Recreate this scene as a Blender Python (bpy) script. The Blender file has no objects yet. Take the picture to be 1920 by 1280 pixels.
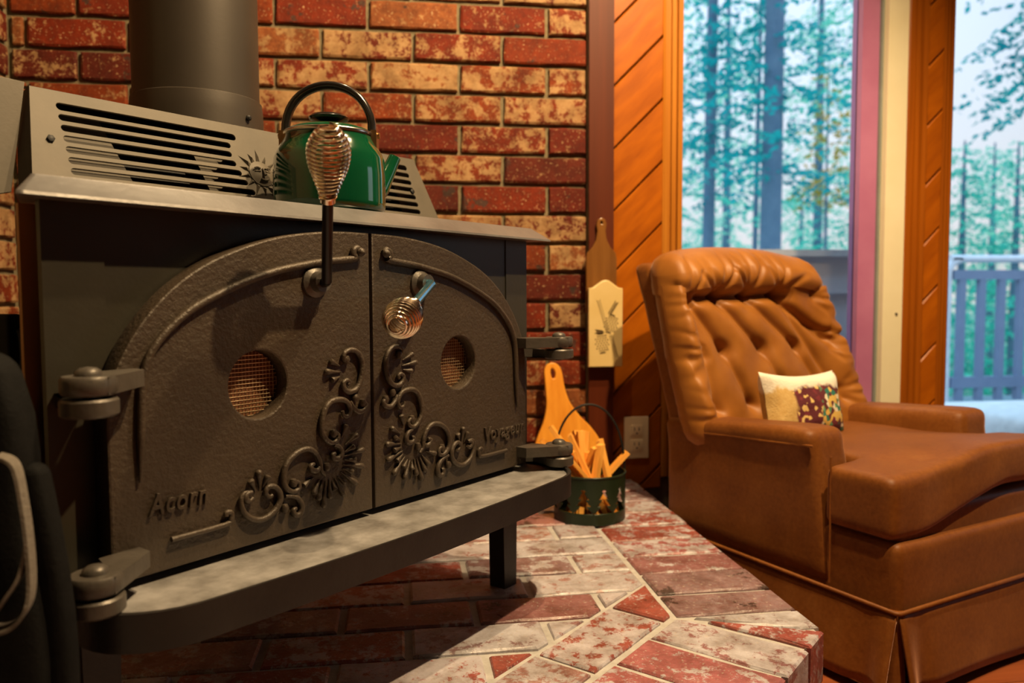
import bpy, bmesh, math, random
from mathutils import Vector, Matrix, noise
C = bpy.context.scene.collection
R = random.Random(7)
PI = math.pi
rad = math.radians

# ------------------------------------------------------------------ camera
PITCH, YAW, ROLL = rad(3.41), rad(8.15), rad(.245)
EYE = Vector((0, 0, .78))
fw = Vector((math.sin(YAW)*math.cos(PITCH), math.cos(YAW)*math.cos(PITCH), -math.sin(PITCH)))
r0 = Vector((math.cos(YAW), -math.sin(YAW), 0)); d0 = fw.cross(r0)
rt = math.cos(ROLL)*r0 + math.sin(ROLL)*d0
dn = -math.sin(ROLL)*r0 + math.cos(ROLL)*d0
cam = bpy.data.cameras.new('camera'); camo = bpy.data.objects.new('camera', cam); C.objects.link(camo)
M3 = Matrix((rt, -dn, -fw)).transposed()
camo.matrix_world = Matrix.Translation(EYE) @ M3.to_4x4()
cam.sensor_width = 36; cam.lens = 36*1480/1920; cam.clip_start = .02; cam.clip_end = 400
cam.dof.use_dof = True; cam.dof.focus_distance = 1.05; cam.dof.aperture_fstop = 4.2
bpy.context.scene.camera = camo

# ------------------------------------------------------------------ world, lamps, exposure
vs = bpy.context.scene.view_settings
vs.view_transform = 'Standard'; vs.look = 'None'; vs.exposure = 0.12; vs.gamma = 1.0; vs.use_curve_mapping = False
w = bpy.data.worlds.new('sky'); bpy.context.scene.world = w; w.use_nodes = True
nt = w.node_tree; nt.nodes.clear()
out = nt.nodes.new('ShaderNodeOutputWorld'); bg = nt.nodes.new('ShaderNodeBackground')
tc = nt.nodes.new('ShaderNodeTexCoord'); sx = nt.nodes.new('ShaderNodeSeparateXYZ'); rp = nt.nodes.new('ShaderNodeValToRGB')
nt.links.new(tc.outputs['Generated'], sx.inputs[0]); nt.links.new(sx.outputs['Z'], rp.inputs[0])
nt.links.new(rp.outputs[0], bg.inputs[0]); nt.links.new(bg.outputs[0], out.inputs[0])
rp.color_ramp.elements[0].position = 0.0; rp.color_ramp.elements[0].color = (.345, .34, .335, 1)
rp.color_ramp.elements[1].position = 1.; rp.color_ramp.elements[1].color = (.38, .68, 1.0, 1)
e = rp.color_ramp.elements.new(.35); e.color = (.38, .47, .58, 1)
bg.inputs[1].default_value = 2.25

def point(name, loc, power, col, r):
    l = bpy.data.lights.new(name, 'POINT'); l.energy = power; l.color = col; l.shadow_soft_size = r
    o = bpy.data.objects.new(name, l); o.location = loc; C.objects.link(o); return o
def spot(name, loc, aim, power, col, r, cone):
    l = bpy.data.lights.new(name, 'SPOT'); l.energy = power; l.color = col; l.shadow_soft_size = r
    l.spot_size = rad(cone); l.spot_blend = .6
    o = bpy.data.objects.new(name, l); o.location = loc; C.objects.link(o)
    o.rotation_euler = (Vector(aim)-Vector(loc)).to_track_quat('-Z', 'Y').to_euler(); return o
spot('ceiling_or_fill_spot', (.77, .64, 2.39), (.15, 1.25, .5), 215, (1, .70, .37), .02, 130)
spot('ceiling_or_fill_spot', (.72, 1.03, 2.43), (.15, 1.35, .6), 110, (1, .70, .37), .02, 130)
point('room_fill_light', (-.25, -.9, 1.75), 1.2, (1, .70, .42), .15)  # weak fill added behind the camera, no lamp known there
spot('ceiling_or_fill_spot', (.12, 1.42, 2.42), (.2, 1.6, .3), 26, (1, .72, .40), .04, 130)  # extra spot added to brighten the wall, outlet and hearth

# ------------------------------------------------------------------ materials
def newmat(name):
    m = bpy.data.materials.new(name); m.use_nodes = True
    n = m.node_tree.nodes; b = n['Principled BSDF']; return m, m.node_tree, b
def N(nt, t, **k):
    n = nt.nodes.new(t)
    for a, v in k.items(): setattr(n, a, v)
    return n
def ramp(nt, stops, src, interp='LINEAR'):
    r = N(nt, 'ShaderNodeValToRGB'); r.color_ramp.interpolation = interp
    el = r.color_ramp.elements
    el[0].position, el[0].color = stops[0][0], (*stops[0][1], 1)
    el[1].position, el[1].color = stops[-1][0], (*stops[-1][1], 1)
    for p, c in stops[1:-1]:
        q = el.new(p); q.color = (*c, 1)
    nt.links.new(src, r.inputs[0]); return r.outputs[0]
def noisetex(nt, vec, scale, detail=4, rough=.55):
    n = N(nt, 'ShaderNodeTexNoise'); n.inputs['Scale'].default_value = scale
    n.inputs['Detail'].default_value = detail; n.inputs['Roughness'].default_value = rough
    if vec: nt.links.new(vec, n.inputs['Vector'])
    return n.outputs['Fac']
def mix(nt, fac, a, b, mode='MIX'):
    m = N(nt, 'ShaderNodeMix', data_type='RGBA', blend_type=mode)
    for i, v in ((0, fac), (6, a), (7, b)):
        if isinstance(v, (int, float)): m.inputs[i].default_value = v
        elif isinstance(v, tuple): m.inputs[i].default_value = (*v, 1)
        else: nt.links.new(v, m.inputs[i])
    return m.outputs[2]
def bump(nt, b, h, strength, dist):
    n = N(nt, 'ShaderNodeBump'); n.inputs['Strength'].default_value = strength; n.inputs['Distance'].default_value = dist
    nt.links.new(h, n.inputs['Height']); nt.links.new(n.outputs[0], b.inputs['Normal'])
def pos(nt): return N(nt, 'ShaderNodeNewGeometry').outputs['Position']
def objc(nt): return N(nt, 'ShaderNodeTexCoord').outputs['Object']

def plain(name, col, rough=.5, metal=0, col2=None, scale=20, bscale=None, bstr=.3, bdist=.001, spec=.5, coat=0, sheen=0):
    m, nt, b = newmat(name)
    v = objc(nt)
    c2 = col2 or tuple(min(1, x*1.25) for x in col)
    f = noisetex(nt, v, scale, 5, .6)
    nt.links.new(ramp(nt, [(.3, col), (.7, c2)], f), b.inputs['Base Color'])
    b.inputs['Roughness'].default_value = rough; b.inputs['Metallic'].default_value = metal
    b.inputs['Specular IOR Level'].default_value = spec
    b.inputs['Coat Weight'].default_value = coat; b.inputs['Coat Roughness'].default_value = .08
    if sheen:
        b.inputs['Sheen Weight'].default_value = sheen; b.inputs['Sheen Roughness'].default_value = .35
        b.inputs['Sheen Tint'].default_value = (*[min(1, x*2.2) for x in c2], 1)
    if bscale: bump(nt, b, noisetex(nt, v, bscale, 4, .6), bstr, bdist)
    return m

def brickmat(name, hearth=False, bases=None):
    m, nt, b = newmat(name)
    oi = N(nt, 'ShaderNodeObjectInfo'); rnd = oi.outputs['Random']
    p = pos(nt)
    off = N(nt, 'ShaderNodeVectorMath', operation='ADD')
    mul = N(nt, 'ShaderNodeMath', operation='MULTIPLY'); mul.inputs[1].default_value = 37.
    nt.links.new(rnd, mul.inputs[0]); nt.links.new(p, off.inputs[0]); nt.links.new(mul.outputs[0], off.inputs[1])
    v = off.outputs[0]
    base = ramp(nt, bases, rnd, 'CONSTANT')
    fine = noisetex(nt, v, 90, 4, .65)
    base = mix(nt, ramp(nt, [(.35, (0, 0, 0)), (.7, (.55, .55, .55))], fine), base, (.075, .010, .004) if not hearth else (.2, .07, .06))
    # lime wash patches of used bricks: amount differs per brick
    big = noisetex(nt, v, 30, 8, .76)
    w2 = N(nt, 'ShaderNodeTexWhiteNoise', noise_dimensions='1D'); nt.links.new(rnd, w2.inputs['W'])
    mr = N(nt, 'ShaderNodeMapRange'); nt.links.new(w2.outputs['Value'], mr.inputs[0])
    mr.inputs[3].default_value = -.10 if hearth else -.13; mr.inputs[4].default_value = .14 if hearth else .10
    ad = N(nt, 'ShaderNodeMath', operation='ADD'); nt.links.new(big, ad.inputs[0]); nt.links.new(mr.outputs[0], ad.inputs[1])
    patch = ramp(nt, [(.52, (0, 0, 0)), (.575, (.85, .85, .85))], ad.outputs[0])
    lime = mix(nt, noisetex(nt, v, 40, 3), (.27, .135, .050) if not hearth else (.38, .37, .40), (.46, .31, .15) if not hearth else (.62, .64, .72))
    col = mix(nt, patch, base, lime)
    speck = ramp(nt, [(.62, (0, 0, 0)), (.67, (.8, .8, .8))], noisetex(nt, v, 170, 3, .6))
    col = mix(nt, speck, col, (.42, .28, .14) if not hearth else (.48, .42, .38))
    dk = noisetex(nt, v, 14, 5, .7)
    ad2 = N(nt, 'ShaderNodeMath', operation='SUBTRACT'); nt.links.new(dk, ad2.inputs[0]); nt.links.new(mr.outputs[0], ad2.inputs[1])
    blk = ramp(nt, [(.68, (0, 0, 0)), (.72, (.85, .85, .85))], ad2.outputs[0])
    col = mix(nt, blk, col, (.045, .03, .022))
    gr_ = ramp(nt, [(.32, (.50, .45, .40)), (.60, (1, 1, 1))], noisetex(nt, v, 16, 5, .7))
    col = mix(nt, 1., col, gr_, 'MULTIPLY')
    nt.links.new(col, b.inputs['Base Color'])
    b.inputs['Roughness'].default_value = .30 if hearth else .75
    b.inputs['Specular IOR Level'].default_value = .5 if hearth else .2
    if hearth:
        rr = ramp(nt, [(.3, (.2, .2, .2)), (.7, (.5, .5, .5))], noisetex(nt, v, 25, 4)); nt.links.new(rr, b.inputs['Roughness'])
    bump(nt, b, noisetex(nt, v, 60, 6, .7), .55, .003)
    return m
WB = [(0, (.165, .018, .003)), (.18, (.12, .012, .003)), (.36, (.20, .034, .005)), (.52, (.095, .012, .004)), (.66, (.175, .024, .004)), (.84, (.25, .08, .022)), (1, (.3, .08, .03))]
HB = [(0, (.34, .085, .07)), (.18, (.29, .14, .15)), (.36, (.38, .13, .14)), (.52, (.27, .19, .21)), (.66, (.32, .080, .06)), (.84, (.38, .22, .21)), (1, (.4, .16, .13))]  # lighter mauve tones hold window reflection within the brick colour
M = {}
M['brick'] = brickmat('used_brick', False, WB)
M['hearth'] = brickmat('hearth_brick', True, HB)
M['mortar'] = plain('mortar', (.12, .095, .050), .9, 0, (.20, .16, .09), 60, 150, .6, .003)
M['hmortar'] = plain('hearth_mortar', (.34, .33, .32), .7, 0, (.48, .47, .46), 50, 120, .5, .002)
M['iron'] = plain('cast_iron', (.034, .023, .013), .52, .15, (.054, .037, .022), 9, 190, .9, .0016, spec=.6)
M['steel_body'] = plain('painted_stove_steel', (.026, .023, .015), .42, .1, (.038, .033, .022), 7, 160, .25, .0008, spec=.5)
M['hinge'] = plain('hinge_iron', (.060, .052, .043), .42, .3, (.095, .083, .070), 30, 120, .5, .0012)
M['lip'] = plain('grey_plate', (.135, .13, .13), .36, .5, (.21, .205, .205), 14, 90, .4, .0008)  # mottled pale grey metal of the top plate and lip
M['shelf'] = plain('worn_sheen_steel', (.20, .19, .18), .34, .45, (.50, .49, .49), 26, 60, .4, .0008)  # pale streaks stand in for window sheen, mixed with scratches
M['rimdark'] = plain('shelf_rim', (.012, .010, .009), .45, .2, (.020, .017, .015), 20, 150, .4, .001)
M['pipe'] = plain('flue_pipe', (.034, .027, .020), .48, .25, (.046, .037, .028), 5, 220, .15, .0005)
M['grille'] = plain('grille_paint', (.064, .054, .038), .62, .1, (.090, .075, .053), 12, 160, .25, .0006)
M['gdark'] = plain('grille_dark', (.05, .04, .03), .6, .2)  # darker grille colour, standing in for shade on the end flanges
M['rod'] = plain('black_rod', (.010, .009, .010), .28, .4)
M['skyrod'] = plain('sky_tinted_steel_rod', (.10, .40, .60), .20, .95, (.20, .55, .75), 40)  # cyan window reflection put into the metal colour
M['coil'] = plain('coil_chrome', (.80, .66, .50), .15, 1., (.92, .80, .66), 50)
M['wire'] = plain('screen_wire', (.55, .42, .26), .35, .8)
M['glow'] = plain('air_vent_inside', (.10, .035, .012), .6, 0, (.22, .085, .03), 60)
M['shield'] = plain('copper_brown_shield', (.34, .15, .045), .45, .3, (.42, .20, .06), 6)
M['green'] = plain('green_enamel', (.002, .048, .018), .10, 0, (.003, .062, .026), 6, coat=1)
M['steel'] = plain('stainless_steel', (.6, .55, .48), .22, 1)
M['brass'] = plain('brassy_bracket', (.42, .26, .12), .3, 1)
M['bakelite'] = plain('black_bakelite', (.010, .009, .008), .22, 0, (.016, .014, .012), 9, coat=.6)
M['black'] = plain('matte_black', (.004, .004, .004), .55, 0, (.008, .008, .008), 30, 200, .3, .001, spec=.3)
M['strap'] = plain('grey_webbing', (.10, .085, .07), .8, 0, (.16, .14, .115), 200, 400, .8, .002)
M['bag'] = plain('black_fabric', (.002, .002, .002), .8, 0, (.004, .004, .004), 60, 300, .5, .0015, spec=.15)
M['outlet'] = plain('ivory_plastic', (.80, .70, .48), .35, 0, (.84, .74, .52), 5)
M['hole'] = plain('dark_slot', (.02, .015, .01), .6)
M['cream'] = plain('cream_painted_board', (.60, .44, .17), .4, 0, (.68, .52, .24), 9, 80, .2, .0006)
M['burn'] = plain('brown_stencil', (.060, .035, .012), .6, 0, (.10, .06, .02), 40)
M['white_frame'] = plain('cream_window_frame', (.66, .60, .40), .45, 0, (.74, .69, .50), 4)
M['pink'] = plain('red_painted_sash', (.34, .11, .24), .5, 0, (.42, .16, .31), 5)
M['grey_frame'] = plain('grey_gasket', (.16, .18, .17), .5)
M['siding'] = plain('grey_siding', (.66, .64, .70), .7, 0, (.74, .72, .78), 3, 50, .3, .002)
M['railcap'] = plain('white_rail_cap', (.75, .78, .85), .4)
M['rail'] = plain('weathered_blue_grey_rail', (.20, .28, .42), .6, 0, (.27, .35, .50), 6)
M['deck'] = plain('deck_boards', (.10, .20, .24), .6, 0, (.16, .28, .32), 4)
M['white_obj'] = plain('white_cushion', (.80, .79, .76), .7)
M['plaster'] = plain('room_cedar', (.20, .10, .04), .7, 0, (.26, .13, .05), 3)
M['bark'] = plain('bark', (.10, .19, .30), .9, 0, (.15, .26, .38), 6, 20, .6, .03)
M['leafyellow'] = plain('yellow_leaves', (.6, .42, .05), .7, 0, (.7, .5, .1), 8)

def woodmat(name, c1, c2, rough=.4, axis='X', scale=6., streak=.35, coat=.0):
    m, nt, b = newmat(name)
    oi = N(nt, 'ShaderNodeObjectInfo')
    mp = N(nt, 'ShaderNodeMapping'); s = {'X': (streak, 9, 9), 'Y': (9, streak, 9), 'Z': (9, 9, streak)}[axis]
    mp.inputs['Scale'].default_value = s
    nt.links.new(objc(nt), mp.inputs[0])
    ad = N(nt, 'ShaderNodeVectorMath', operation='ADD'); mu = N(nt, 'ShaderNodeMath', operation='MULTIPLY'); mu.inputs[1].default_value = 23
    nt.links.new(oi.outputs['Random'], mu.inputs[0]); nt.links.new(mp.outputs[0], ad.inputs[0]); nt.links.new(mu.outputs[0], ad.inputs[1])
    f = noisetex(nt, ad.outputs[0], scale, 6, .6)
    nt.links.new(ramp(nt, [(.3, c1), (.7, c2)], f), b.inputs['Base Color'])
    b.inputs['Roughness'].default_value = rough; b.inputs['Coat Weight'].default_value = coat; b.inputs['Coat Roughness'].default_value = .15
    b.inputs['Specular IOR Level'].default_value = .22
    bump(nt, b, f, .15, .002)
    return m
M['board'] = woodmat('orange_stained_board', (.25, .058, .001), (.38, .100, .002), .38, 'X', 4, 2.)
M['casing'] = woodmat('casing_wood', (.30, .10, .010), (.42, .16, .018), .35, 'Z', 5)
M['casing2'] = woodmat('redder_casing_wood', (.22, .055, .003), (.33, .090, .005), .35, 'Z', 5)
M['post'] = woodmat('dark_post_wood', (.060, .010, .002), (.090, .016, .003), .5, 'Z', 5)
M['plank'] = woodmat('floor_plank_wood', (.18, .045, .016), (.30, .085, .03), .25, 'X', 5, .5, .4)
M['paddle'] = woodmat('brown_paddle_wood', (.12, .045, .010), (.20, .085, .02), .3, 'Z', 6, .5, .3)
M['pine'] = woodmat('orange_pine', (.62, .22, .018), (.78, .34, .04), .4, 'Z', 6, .6)
M['kindling'] = woodmat('split_kindling', (.66, .26, .03), (.88, .46, .10), .6, 'Z', 8, .6)

def velvet():
    m, nt, b = newmat('brown_velvet')
    v = objc(nt)
    f = noisetex(nt, v, 7, 6, .65); g = noisetex(nt, v, 120, 3, .6)
    c = ramp(nt, [(.3, (.118, .033, .003)), (.55, (.178, .056, .006)), (.75, (.245, .092, .018))], f)
    c = mix(nt, .25, c, ramp(nt, [(.3, (.08, .02, .003)), (.7, (.25, .095, .02))], g))
    nt.links.new(c, b.inputs['Base Color'])
    b.inputs['Roughness'].default_value = .55
    b.inputs['Specular IOR Level'].default_value = .30
    b.inputs['Sheen Weight'].default_value = .5; b.inputs['Sheen Roughness'].default_value = .3
    b.inputs['Sheen Tint'].default_value = (1.0, .55, .36, 1)
    bump(nt, b, g, .25, .0012)
    return m
M['velvet'] = velvet()
def satin():
    m, nt, b = newmat('tufted_velvet')
    f = noisetex(nt, objc(nt), 9, 5, .6)
    nt.links.new(ramp(nt, [(.3, (.22, .074, .008)), (.7, (.33, .128, .020))], f), b.inputs['Base Color'])
    b.inputs['Roughness'].default_value = .50; b.inputs['Specular IOR Level'].default_value = .35
    b.inputs['Sheen Weight'].default_value = .3; b.inputs['Sheen Roughness'].default_value = .3
    b.inputs['Sheen Tint'].default_value = (.95, .70, .58, 1)
    return m
M['satin'] = satin()
def glassmat():
    m = bpy.data.materials.new('window_glass'); m.use_nodes = True; nt = m.node_tree; nt.nodes.clear()
    o = N(nt, 'ShaderNodeOutputMaterial'); t = N(nt, 'ShaderNodeBsdfTransparent'); g = N(nt, 'ShaderNodeBsdfGlossy')
    g.inputs['Roughness'].default_value = .02
    fr = N(nt, 'ShaderNodeFresnel'); fr.inputs[0].default_value = 1.4
    mx = N(nt, 'ShaderNodeMixShader'); nt.links.new(fr.outputs[0], mx.inputs[0]); nt.links.new(t.outputs[0], mx.inputs[1]); nt.links.new(g.outputs[0], mx.inputs[2])
    nt.links.new(mx.outputs[0], o.inputs[0]); return m
M['glass'] = glassmat()
def leafmat(name, c1, c2, emis=0):
    m = bpy.data.materials.new(name); m.use_nodes = True; nt = m.node_tree; nt.nodes.clear()
    o = N(nt, 'ShaderNodeOutputMaterial'); d = N(nt, 'ShaderNodeBsdfDiffuse'); t = N(nt, 'ShaderNodeBsdfTranslucent')
    c = ramp(nt, [(.35, c1), (.65, c2)], noisetex(nt, objc(nt), 1.6, 5, .7))
    nt.links.new(c, d.inputs[0]); nt.links.new(c, t.inputs[0])
    mx = N(nt, 'ShaderNodeMixShader'); mx.inputs[0].default_value = .5
    nt.links.new(d.outputs[0], mx.inputs[1]); nt.links.new(t.outputs[0], mx.inputs[2]); nt.links.new(mx.outputs[0], o.inputs[0]); return m
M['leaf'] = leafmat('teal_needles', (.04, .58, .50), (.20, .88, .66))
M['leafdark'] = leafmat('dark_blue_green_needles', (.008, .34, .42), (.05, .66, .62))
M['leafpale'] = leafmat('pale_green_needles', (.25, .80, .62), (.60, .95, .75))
M['ground'] = plain('forest_floor', (.10, .22, .16), .9, 0, (.20, .40, .28), 1.)

# ------------------------------------------------------------------ helpers
class MB:
    def __init__(s): s.v = []; s.f = []
    def add(s, vs, fs):
        o = len(s.v); s.v += [Vector(p) for p in vs]; s.f += [tuple(i+o for i in f) for f in fs]; return s
    def box(s, x0, x1, y0, y1, z0, z1, mat=None):
        vs = [Vector((x, y, z)) for z in (z0, z1) for y in (y0, y1) for x in (x0, x1)]
        if mat: vs = [mat @ v for v in vs]
        return s.add(vs, [(0, 2, 3, 1), (4, 5, 7, 6), (0, 1, 5, 4), (2, 6, 7, 3), (0, 4, 6, 2), (1, 3, 7, 5)])
    def prism(s, poly, z0, z1, fn=None, inset=0):
        n = len(poly); fn = fn or (lambda x, y, z: (x, y, z))
        lv = [fn(x, y, z0) for x, y in poly]
        if inset:
            cx = sum(p[0] for p in poly)/n; cy = sum(p[1] for p in poly)/n
            def ins(x, y):
                d = math.hypot(x-cx, y-cy) or 1; k = max(0, 1-inset*1.3/d); return cx+(x-cx)*k, cy+(y-cy)*k
            zi = z1-inset*(1 if z1 > z0 else -1)
            lv += [fn(x, y, zi) for x, y in poly] + [fn(*ins(x, y), z1) for x, y in poly]; L = 3
        else: lv += [fn(x, y, z1) for x, y in poly]; L = 2
        fs = [tuple(range(n))[::-1], tuple(range((L-1)*n, L*n))]
        for l in range(L-1):
            for i in range(n): j = (i+1) % n; fs.append((l*n+i, l*n+j, (l+1)*n+j, (l+1)*n+i))
        return s.add(lv, fs)
    def tube(s, path, r, n=10, closed=False, cap=True):
        path = [Vector(p) for p in path]; rs = r if isinstance(r, (list, tuple)) else [r]*len(path)
        vs = []; fs = []; m = len(path); up = None
        for i, p in enumerate(path):
            a = path[(i-1) % m] if (closed or i > 0) else p; b = path[(i+1) % m] if (closed or i < m-1) else p
            t = (b-a).normalized()
            if up is None: up = Vector((0, 0, 1)) if abs(t.z) < .9 else Vector((1, 0, 0))
            x = (up - t*up.dot(t)); x = x.normalized() if x.length > 1e-6 else t.orthogonal().normalized()
            up = x; y = t.cross(x)
            for k in range(n):
                an = 2*PI*k/n; vs.append(p + (x*math.cos(an)+y*math.sin(an))*rs[i])
        for i in range(m if closed else m-1):
            for k in range(n):
                a = i*n+k; b = i*n+(k+1) % n; c = ((i+1) % m)*n+(k+1) % n; d = ((i+1) % m)*n+k; fs.append((a, b, c, d))
        if cap and not closed: fs += [tuple(range(n))[::-1], tuple(range((m-1)*n, m*n))]
        return s.add(vs, fs)
    def lathe(s, prof, org=(0, 0, 0), n=32, mat=None):
        vs = []; fs = []; o = Vector(org)
        for r, z in prof:
            for k in range(n):
                a = 2*PI*k/n; v = Vector((r*math.cos(a), r*math.sin(a), z)); v = (mat @ v) if mat else v; vs.append(v+o)
        for i in range(len(prof)-1):
            for k in range(n): a = i*n+k; b = i*n+(k+1) % n; fs.append((a, b, b+n, a+n))
        fs += [tuple(range(n))[::-1], tuple(range((len(prof)-1)*n, len(prof)*n))]
        return s.add(vs, fs)
    def rbox(s, x0, x1, y0, y1, z0, z1, r, n=8, fn=None):
        # rounded box: six faces of an n-grid projected on a rounded hull
        lo = Vector((x0, y0, z0)); hi = Vector((x1, y1, z1)); idx = {}; vs = []; fs = []
        r = min(r, (x1-x0)/2, (y1-y0)/2, (z1-z0)/2)
        def samp(a, b, k):
            if k <= 3: return a + r*(1-math.cos(k/3*PI/2))*.999 if k else a
            if k >= n-3: return b - r*(1-math.cos((n-k)/3*PI/2))*.999 if k < n else b
            return a+r + (b-a-2*r)*(k-3)/(n-6)
        def get(i, j, k):
            key = (i, j, k)
            if key not in idx:
                p = Vector((samp(lo.x, hi.x, i), samp(lo.y, hi.y, j), samp(lo.z, hi.z, k)))
                q = Vector((min(max(p[a], lo[a]+r), hi[a]-r) for a in range(3)))
                d = p-q
                if d.length > 1e-9: p = q + d.normalized()*r
                if fn: p = Vector(fn(p))
                idx[key] = len(vs); vs.append(p)
            return idx[key]
        for a in range(n):
            for b in range(n):
                for k in (0, n):
                    q = [(a, b), (a+1, b), (a+1, b+1), (a, b+1)]
                    if k: q = q[::-1]
                    fs.append(tuple(get(x, y, k) for x, y in q[::-1])[::-1] if 0 else tuple(get(x, y, k) for x, y in q[::-1]))
                    fs.append(tuple(get(x, k, y) for x, y in q))
                    fs.append(tuple(get(k, x, y) for x, y in q[::-1]))
        return s.add(vs, fs)
    def mesh(s, name, smooth=None):
        me = bpy.data.meshes.new(name); me.from_pydata(s.v, [], s.f); me.update()
        bm = bmesh.new(); bm.from_mesh(me); bmesh.ops.recalc_face_normals(bm, faces=bm.faces); bm.to_mesh(me); bm.free()
        if smooth: shade(me, smooth)
        return me
def shade(me, ang):
    for p in me.polygons: p.use_smooth = True
    try: me.set_sharp_from_angle(angle=rad(ang))
    except Exception: pass
def link(name, me, m, parent=None, loc=None, **props):
    o = bpy.data.objects.new(name, me); C.objects.link(o)
    if m and not me.materials: me.materials.append(M[m] if isinstance(m, str) else m)
    if parent is not None:
        o.parent = parent
        if parent.type == 'EMPTY' and 'zoff' in parent.keys(): o.location = (0, 0, -parent['zoff'])
    if loc is not None: o.location = loc
    for k, v in props.items(): o[k] = v
    return o
def part(name, mb, m, parent, smooth=40, **p): return link(name, mb.mesh(name, smooth), m, parent, **p)
def struct(name, mb, m, smooth=None): return link(name, mb.mesh(name, smooth), m, None, kind='structure')
def thing(name, label, cat, loc=(0, 0, 0), rz=0, group=None, zoff=None):
    o = bpy.data.objects.new(name, None); C.objects.link(o); o.location = loc; o.rotation_euler = (0, 0, rz)
    o['label'] = label; o['category'] = cat; o.empty_display_size = .05
    if group: o['group'] = group
    if zoff is not None: o['zoff'] = zoff
    return o
def tag(o, label, cat, group=None):
    o['label'] = label; o['category'] = cat
    if group: o['group'] = group
    return o
def clip(poly, a, b, c):          # keep a*x+b*y<=c
    o = []
    for i in range(len(poly)):
        p, q = poly[i], poly[(i+1) % len(poly)]; dp = a*p[0]+b*p[1]-c; dq = a*q[0]+b*q[1]-c
        if dp <= 0: o.append(p)
        if dp*dq < 0: t = dp/(dp-dq); o.append((p[0]+(q[0]-p[0])*t, p[1]+(q[1]-p[1])*t))
    return o
def area(p): return abs(sum(p[i][0]*p[(i+1) % len(p)][1]-p[(i+1) % len(p)][0]*p[i][1] for i in range(len(p))))/2 if len(p) > 2 else 0
def plate(outlines, thick, bevel, mat=None, res=6, smooth=35):
    # 2-D outlines (first outer, others holes) in local x/y, extruded to thick: mesh with mat applied
    cu = bpy.data.curves.new('tmp', 'CURVE'); cu.dimensions = '2D'; cu.fill_mode = 'BOTH'
    cu.extrude = thick/2-bevel; cu.bevel_depth = bevel; cu.bevel_resolution = 1; cu.offset = -bevel
    for pts in outlines:
        sp = cu.splines.new('POLY'); sp.points.add(len(pts)-1); sp.use_cyclic_u = True
        for i, p in enumerate(pts): sp.points[i].co = (p[0], p[1], 0, 1)
    return conv(cu, mat, smooth)
def conv(cu, mat=None, smooth=35):
    o = bpy.data.objects.new('tmp', cu); C.objects.link(o)
    dg = bpy.context.evaluated_depsgraph_get(); me = bpy.data.meshes.new_from_object(o.evaluated_get(dg))
    bpy.data.objects.remove(o); bpy.data.curves.remove(cu)
    if mat: me.transform(mat)
    me.materials.clear()
    if smooth: shade(me, smooth)
    return me
def smoothline(pts, k=4, closed=False):
    P = [Vector(p) for p in pts]; n = len(P); o = []
    for i in range(n if closed else n-1):
        a = P[i-1] if (i > 0 or closed) else P[i]; b = P[i]; c = P[(i+1) % n]; d = P[(i+2) % n] if (closed or i+2 < n) else c
        for j in range(k):
            t = j/k; o.append(.5*((2*b)+(c-a)*t+(2*a-5*b+4*c-d)*t*t+(3*b-a-3*c+d)*t**3))
    if not closed: o.append(P[-1])
    return o
def setmesh(me, f):
    for v in me.vertices: v.co = f(v.co)
    me.update()

ZF, ZH, YW, XL = .075, .28, 2.055, -.90      # floor, hearth top, back wall face, left wall face

# ------------------------------------------------------------------ room
floor = struct('floor', MB().box(-1.1, 3.4, -2.6, 2.2, ZF-.12, ZF-.012), 'post')
pm = [MB().box(-.0, L, 0, .098, -.012, 0).mesh('plank') for L in (1.4, 1.1)]
y = .35
k = 0
while y < 2.0:
    x = .66 - (k*.37) % .9
    while x < 3.2:
        L = 1.4 if (k+int(x*10)) % 2 else 1.1
        link('plank', pm[0] if L == 1.4 else pm[1], 'plank', floor, loc=(x, y, ZF))
        x += L+.002
    y += .1; k += 1
link('planking', MB().box(-1.1, 3.4, -2.6, .345, ZF-.012, ZF).mesh('planking'), 'plank', floor)
struct('ceiling', MB().box(-1.1, 3.5, -2.6, 2.3, 2.52, 2.6), 'plaster')
struct('wall_front', MB().box(-1.1, 3.5, -2.7, -2.6, -.1, 2.52), 'plaster')
struct('wall_right', MB().box(3.4, 3.5, -2.6, 2.3, -.1, .8).box(3.4, 3.5, -2.6, 2.3, 1.9, 2.52).box(3.4, 3.5, -2.6, 1.0, .8, 1.9).box(3.4, 3.5, 1.8, 2.3, .8, 1.9), 'plaster')
link('added_window', MB().box(3.43, 3.436, 1.0, 1.8, .8, 1.9).mesh('g'), 'glass', None, kind='structure')  # unseen window added on the right to let in daylight

# back wall: brick veneer left of the post, boards right of it
wb = MB().box(XL-.1, .498, YW+.012, YW+.14, -.1, 2.52)
wb.box(.498, .757, YW+.02, YW+.14, -.1, 2.52)                       # behind post and boards
wb.box(.757, 1.408, YW+.02, YW+.14, -.1, .36).box(.757, 1.408, YW+.02, YW+.14, 2.3, 2.52)
wb.box(1.408, 1.553, YW+.02, YW+.14, -.1, 2.52)
wb.box(1.553, 3.4, YW+.02, YW+.14, 2.3, 2.52).box(3.3, 3.4, YW+.02, YW+.14, -.1, 2.3).box(1.553, 3.4, YW+.02, YW+.14, -.1, ZF)
wall = struct('wall_back', wb, 'mortar')

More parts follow.
